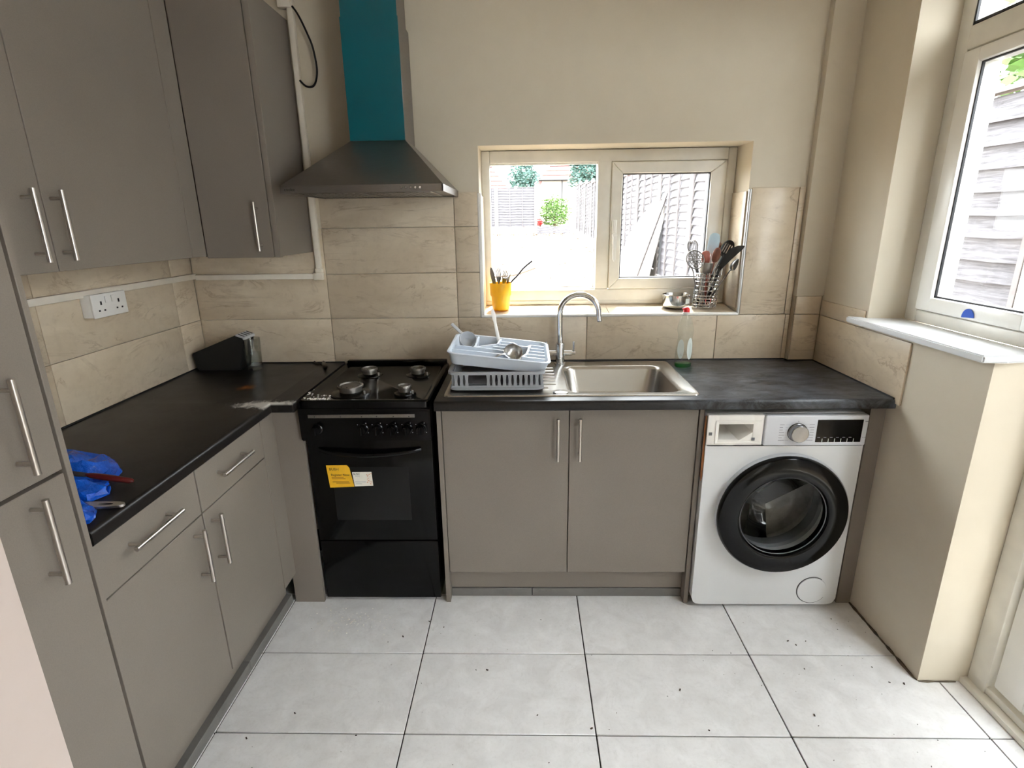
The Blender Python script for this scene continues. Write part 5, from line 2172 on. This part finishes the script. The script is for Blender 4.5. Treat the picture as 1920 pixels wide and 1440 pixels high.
hole = [(0.040 + 0.018 * math.cos(2 * math.pi * k / 32), 0.006 * math.sin(2 * math.pi * k / 32)) for k in range(32)]
L_ = []
for pts_, zz in ((outl, 0.004), (outl, 0.010), (hole, 0.010), (hole, 0.004), (outl, 0.004)):
    L_.append([(-0.705 + x, -1.440 + y + 0.04 * x, ZW + zz) for x, y in pts_])
loft(b, L_)
obj('handle', b, 'steel_brushed', pe)

# crumbs swept about the floor
b = BM()
rnd = random.Random(4)
for k in range(110):
    x, y = rnd.uniform(-0.6, 1.85), rnd.uniform(-1.5, -0.66)
    if x > 1.70 and y > -1.03:
        continue
    s = 0.0007 + 0.0020 * rnd.random() ** 3
    a = rnd.random() * 3
    t = BM()
    box(t, -s * 1.6, s * 1.6, -s * 0.8, s * 0.8, 0.0002, s)
    t.transform(Matrix.Translation((x, y, 0)) @ Matrix.Rotation(a, 4, 'Z'))
    merge(b, t)
tag(obj('floor_crumbs', b, 'crumb_dark'), 'dark crumbs scattered over the grey floor tiles', 'crumbs', kind='stuff')
b = BM()
for k in range(170):
    x, y = rnd.gauss(-0.40, 0.085), rnd.gauss(-0.71, 0.045)
    if y > -0.63 or x < -0.63:
        continue
    s = 0.0006 + 0.0017 * rnd.random() ** 2
    box(b, x - s, x + s, y - s, y + s, 0.0002, s)
tag(obj('spilled_salt', b, 'fleck_white'), 'white flecks spilled on the floor before the cooker', 'crumbs', kind='stuff')

# ================================================================== THE GARDEN
def gz(y):
    return 0.0436 * max(y, 0.0) + 0.02


b = BM()
nx, ny = 46, 70
rnd = random.Random(9)
vs = []
for j in range(ny + 1):
    y = -7 + 57 * j / ny
    for i in range(nx + 1):
        x = -18 + 36 * i / nx
        vs.append((x, y, gz(y) - 0.06 + (0.05 * rnd.random() if y > 1 else 0)))
add(b, vs, [(j * (nx + 1) + i, j * (nx + 1) + i + 1, (j + 1) * (nx + 1) + i + 1, (j + 1) * (nx + 1) + i) for j in range(ny) for i in range(nx)])
# leave the house footprint out
kill = [f for f in b.faces if all(-1.6 < v.co.x < 2.2 and v.co.y < 0.4 and v.co.y > -4.8 for v in f.verts)]
bmesh.ops.delete(b, geom=kill, context='FACES')
tag(obj('garden_ground', b, 'soil'), 'bare pale sunlit soil rising towards the back fence', 'ground', kind='structure')


def copy_tree(o, parent=None):
    c = o.copy()
    COL.objects.link(c)
    c.parent = parent
    for ch in o.children:
        copy_tree(ch, c)
    return c


def make_fence(label, nboards=15, W=1.80, H=1.83):
    """panel of overlapping horizontal boards in its own XZ plane, origin at bottom centre, boards face -Y"""
    f = thing('garden_fence', label, 'fence', group='weathered lap fence bays around the garden')
    ZF = 0.29
    pitch = (H - 0.05) / nboards
    me = None
    for k in range(nboards):
        if me is None:
            b = BM()
            n = 8
            rr = random.Random(2)
            lo = [(-W / 2 + W * i / n, -0.030, -0.012 + 0.014 * rr.random()) for i in range(n + 1)]
            hi = [(-W / 2 + W * i / n, 0.008, pitch + 0.010) for i in range(n + 1)]
            vs = lo + hi + [(x, y + 0.010, z) for x, y, z in lo] + [(x, y + 0.006, z) for x, y, z in hi]
            q = n + 1
            fs = []
            for i in range(n):
                fs += [(i, i + 1, q + i + 1, q + i), (2 * q + i + 1, 2 * q + i, 3 * q + i, 3 * q + i + 1), (i + 1, i, 2 * q + i, 2 * q + i + 1), (q + i, q + i + 1, 3 * q + i + 1, 3 * q + i)]
            fs += [(0, q, 3 * q, 2 * q), (q - 1, 3 * q - 1, 4 * q - 1, 2 * q - 1)]
            add(b, vs, fs)
            o = obj('board', b, 'fence_board', f, local=True, smooth=0)
            me = o.data
        else:
            o = bpy.data.objects.new('board', me)
            COL.objects.link(o)
            o.parent = f
        o.location = (0, 0, ZF + 0.02 + pitch * k)
        o.rotation_euler = (0, 0.012 * (random.random() - 0.5), 0)
    bm_ = BM()
    box(bm_, -0.018, 0.018, -0.050, -0.028, 0, H, 0.002, 1)
    bo = obj('batten', bm_, 'fence_grey', f, local=True)
    bo.location = (-W / 2 + 0.02, 0, ZF)
    for x in (-W / 6, W / 6, W / 2 - 0.02):
        c = bpy.data.objects.new('batten', bo.data)
        COL.objects.link(c)
        c.parent = f
        c.location = (x, 0, ZF)
    b = BM()
    box(b, -W / 2, W / 2, -0.035, 0.03, ZF + H - 0.01, ZF + H + 0.015, 0.002, 1)
    obj('capping', b, 'fence_grey', f, local=True)
    b = BM()
    box(b, -0.90, 0.90, -0.02, 0.02, -0.3, 0.28, 0.003, 1)
    obj('gravel_board', b, 'concrete', f, local=True)
    b = BM()
    box(b, 0.90, 1.0, -0.05, 0.05, -0.3, 2.15, 0.008)
    loft(b, [[(0.895, -0.055, 2.15), (1.005, -0.055, 2.15), (1.005, 0.055, 2.15), (0.895, 0.055, 2.15)], [(0.94, -0.01, 2.19), (0.96, -0.01, 2.19), (0.96, 0.01, 2.19), (0.94, 0.01, 2.19)]], True, True)
    obj('concrete_post', b, 'concrete', f, local=True)
    return f


ORD = ('first', 'second', 'third', 'fourth', 'fifth', 'sixth', 'seventh', 'eighth', 'ninth', 'tenth', 'eleventh', 'twelfth', 'thirteenth', 'fourteenth', 'fifteenth')
fp = make_fence('weathered lap fence bay added out of view by the back door to shade the pier')
first = True
y = -3.60  # run starts with an unseen bay, added to keep sky light off the pier
FX = lambda yy: 2.90 - 0.010 * yy
k = 0
while y < 22.0:
    yc = y + 0.95
    o = fp if first else copy_tree(fp)
    if not first:
        o['label'] = 'weathered lap fence bay on the right, %s from the house' % ORD[k]
    o.location = (FX(yc), yc, gz(yc) + 0.02)
    o.rotation_euler = (0, 0, -math.pi / 2 + 0.010)
    first = False
    y += 1.90
    k += 1
# rear fence
RY = 25.0
for xc, lab in ((-1.94, 'weathered lap fence bay at the far left of the garden'), (-0.02, 'weathered lap fence bay facing the window across the garden')):
    o = copy_tree(fp)
    o['label'] = lab
    o.location = (xc, RY, 1.10)
    o.rotation_euler = (0, 0, 0)
low = thing('low_fence', 'low boarded fence in front of the green shrub', 'fence', (1.8, RY, 1.05))
for k in range(3):
    b = BM()
    box(b, 1.0, 2.62, RY - 0.02, RY + 0.02, 1.05 + k * 0.125, 1.165 + k * 0.125, 0.003, 1)
    obj('board', b, 'fence_board', low)

# leaning shed door against the right hand fence
ld = thing('timber_sheet', 'pale timber sheet leaning against the side fence', 'timber sheet', (2.45, 8.6, gz(8.6)))
b = BM()
zz = gz(8.6)
q = [(2.36, 9.9, zz), (2.50, 7.4, zz), (2.80, 7.45, zz + 1.45), (2.78, 8.0, zz + 1.62), (2.66, 9.95, zz + 0.9)]
loft(b, [q, [(x + 0.05, y_, z_) for x, y_, z_ in q]], True, True)
obj('sheet', b, 'concrete', ld)
b = BM()
tube(b, [(2.33, 7.6, zz), (2.84, 7.35, zz + 1.75)], 0.035, 4)
obj('prop', b, 'fence_grey', ld)


def foliage(bm, c, rad, n, leaf, seed):
    rr = random.Random(seed)
    c = Vector(c)
    for _ in range(n):
        while True:
            p = Vector((rr.uniform(-1, 1), rr.uniform(-1, 1), rr.uniform(-1, 1)))
            if 0.25 < p.length < 1:
                break
        bump = 0.78 + 0.22 * math.sin(7 * p.x + 3 * p.y + seed) * math.cos(6 * p.z)
        p = c + Vector((p.x * rad[0], p.y * rad[1], p.z * rad[2])) * bump
        d = Vector((rr.gauss(0, 1), rr.gauss(0, 1), rr.gauss(0, 1))).normalized()
        u, w = basis(d)
        s = leaf * rr.uniform(0.6, 1.3)
        add(bm, [p - u * s, p - w * s * 0.5, p + u * s, p + w * s * 0.5], [(0, 1, 2, 3)])


def plant(name, label, cat, base, h, rad, n, leaf, mat, seed):
    t = thing(name, label, cat, base)
    b = BM()
    foliage(b, (base[0], base[1], base[2] + h), rad, n, leaf, seed)
    tag(obj('foliage', b, mat, t, smooth=0), kind='stuff')
    b = BM()
    tube(b, [base, (base[0] + 0.05, base[1], base[2] + h * 0.5), (base[0], base[1], base[2] + h)], [0.08, 0.06, 0.02], 8)
    obj('trunk', b, 'trunk', t)
    return t


plant('garden_shrub', 'bright green shrub beyond the low rear fence', 'shrub', (1.85, 25.6, 1.05), 1.05, (0.95, 0.7, 0.95), 2600, 0.06, 'leaf_green', 1)
plant('flowering_shrub', 'small red flowering bush beside the rear fence post', 'shrub', (1.12, 25.4, 1.05), 0.55, (0.22, 0.2, 0.25), 240, 0.05, 'flower_red', 2)
plant('conifer_tree', 'blue green tree showing above the rear fence panel', 'tree', (0.35, 31, 1.2), 2.9, (1.1, 1.0, 1.1), 2600, 0.09, 'leaf_blue', 3)
plant('broadleaf_tree', 'blue green tree right of the white house', 'tree', (4.0, 31, 1.2), 3.3, (1.3, 1.2, 1.5), 3000, 0.10, 'leaf_blue', 4)
plant('hedge_tree', 'leafy green tree above the side fence by the side window', 'tree', (4.3, 1.7, 0.0), 2.75, (0.9, 0.8, 0.8), 1600, 0.06, 'leaf_green', 5)


def house(label, x0, x1, y0, y1, ze, zr, roofh):
    hs = thing('house', label, 'house', ((x0 + x1) / 2, (y0 + y1) / 2, 1.2))
    b = BM()
    box(b, x0, x1, y0, y1, 1.2, ze)
    obj('wall', b, 'render_wall', hs)
    b = BM()
    o = 0.35
    xm = min(2.5, (x1 - x0) / 2 - 0.2)
    A_ = [(x0 - o, y0 - o, ze), (x1 + o, y0 - o, ze), (x1 + o, y1 + o, ze), (x0 - o, y1 + o, ze)]
    B_ = [(x0 + xm, (y0 + y1) / 2 - 0.1, zr), (x1 - xm, (y0 + y1) / 2 - 0.1, zr), (x1 - xm, (y0 + y1) / 2 + 0.1, zr), (x0 + xm, (y0 + y1) / 2 + 0.1, zr)]
    loft(b, [A_, B_], True, True)
    rf = obj('roof', b, 'roof_tile', hs)
    # tile courses
    for k in range(9):
        t_ = k / 9
        b = BM()
        p = Vector(A_[0]).lerp(Vector(B_[0]), t_)
        q_ = Vector(A_[1]).lerp(Vector(B_[1]), t_)
        cyl(b, p + Vector((0, -0.02, 0.02)), q_ + Vector((0, -0.02, 0.02)), 0.035, n=6)
        obj('tile_course', b, 'roof_tile', rf)
    b = BM()
    cyl(b, (x0 - o, y0 - o - 0.05, ze - 0.03), (x1 + o, y0 - o - 0.05, ze - 0.03), 0.07, n=8)
    obj('gutter', b, 'black_plastic', hs)
    b = BM()
    cyl(b, (x0 + 1.6, y0 - 0.08, 1.2), (x0 + 1.6, y0 - 0.08, ze), 0.05, n=8)
    obj('downpipe', b, 'black_plastic', hs)
    return hs


house('white rendered house with red tiled roof beyond the shrub', 1.9, 9.5, 45, 52, 4.95, 8.4, 3)
house('red tiled roof of a house showing above the left rear fence', -9.5, -1.2, 47, 54, 4.3, 8.0, 3)
# leaf litter and sticks on the bare ground
b = BM()
rr = random.Random(21)
for k in range(900):
    x, y = rr.uniform(-3, 2.7), rr.uniform(4.5, 24.5)
    if rr.random() < 0.5:
        y = 22.5 + 2 * rr.random()
    z = gz(y) - 0.02
    s = 0.03 + 0.06 * rr.random()
    a = rr.random() * 6.28
    u = Vector((math.cos(a), math.sin(a), 0.25 * rr.random())) * s
    w = Vector((-math.sin(a), math.cos(a), 0.25 * rr.random())) * s * 0.5
    p = Vector((x, y, z + 0.03))
    add(b, [p - u, p - w + Vector((0, 0, 0.02)), p + u, p + w], [(0, 1, 2, 3)])
tag(obj('leaf_litter', b, 'trunk', smooth=0), 'brown leaf litter strewn over the bare garden soil', 'leaf litter', kind='stuff')
b = BM()
tube(b, smooth_path([(-0.5, 9.4, gz(9.4) + 0.01), (-0.2, 9.5, gz(9.5) + 0.03), (0.15, 9.6, gz(9.6) + 0.05), (0.6, 10.2, gz(10.2) + 0.12)], 4), 0.018, 6)
tag(obj('fallen_branch', b, 'trunk'), 'thin bare branch lying on the garden soil', 'branch')
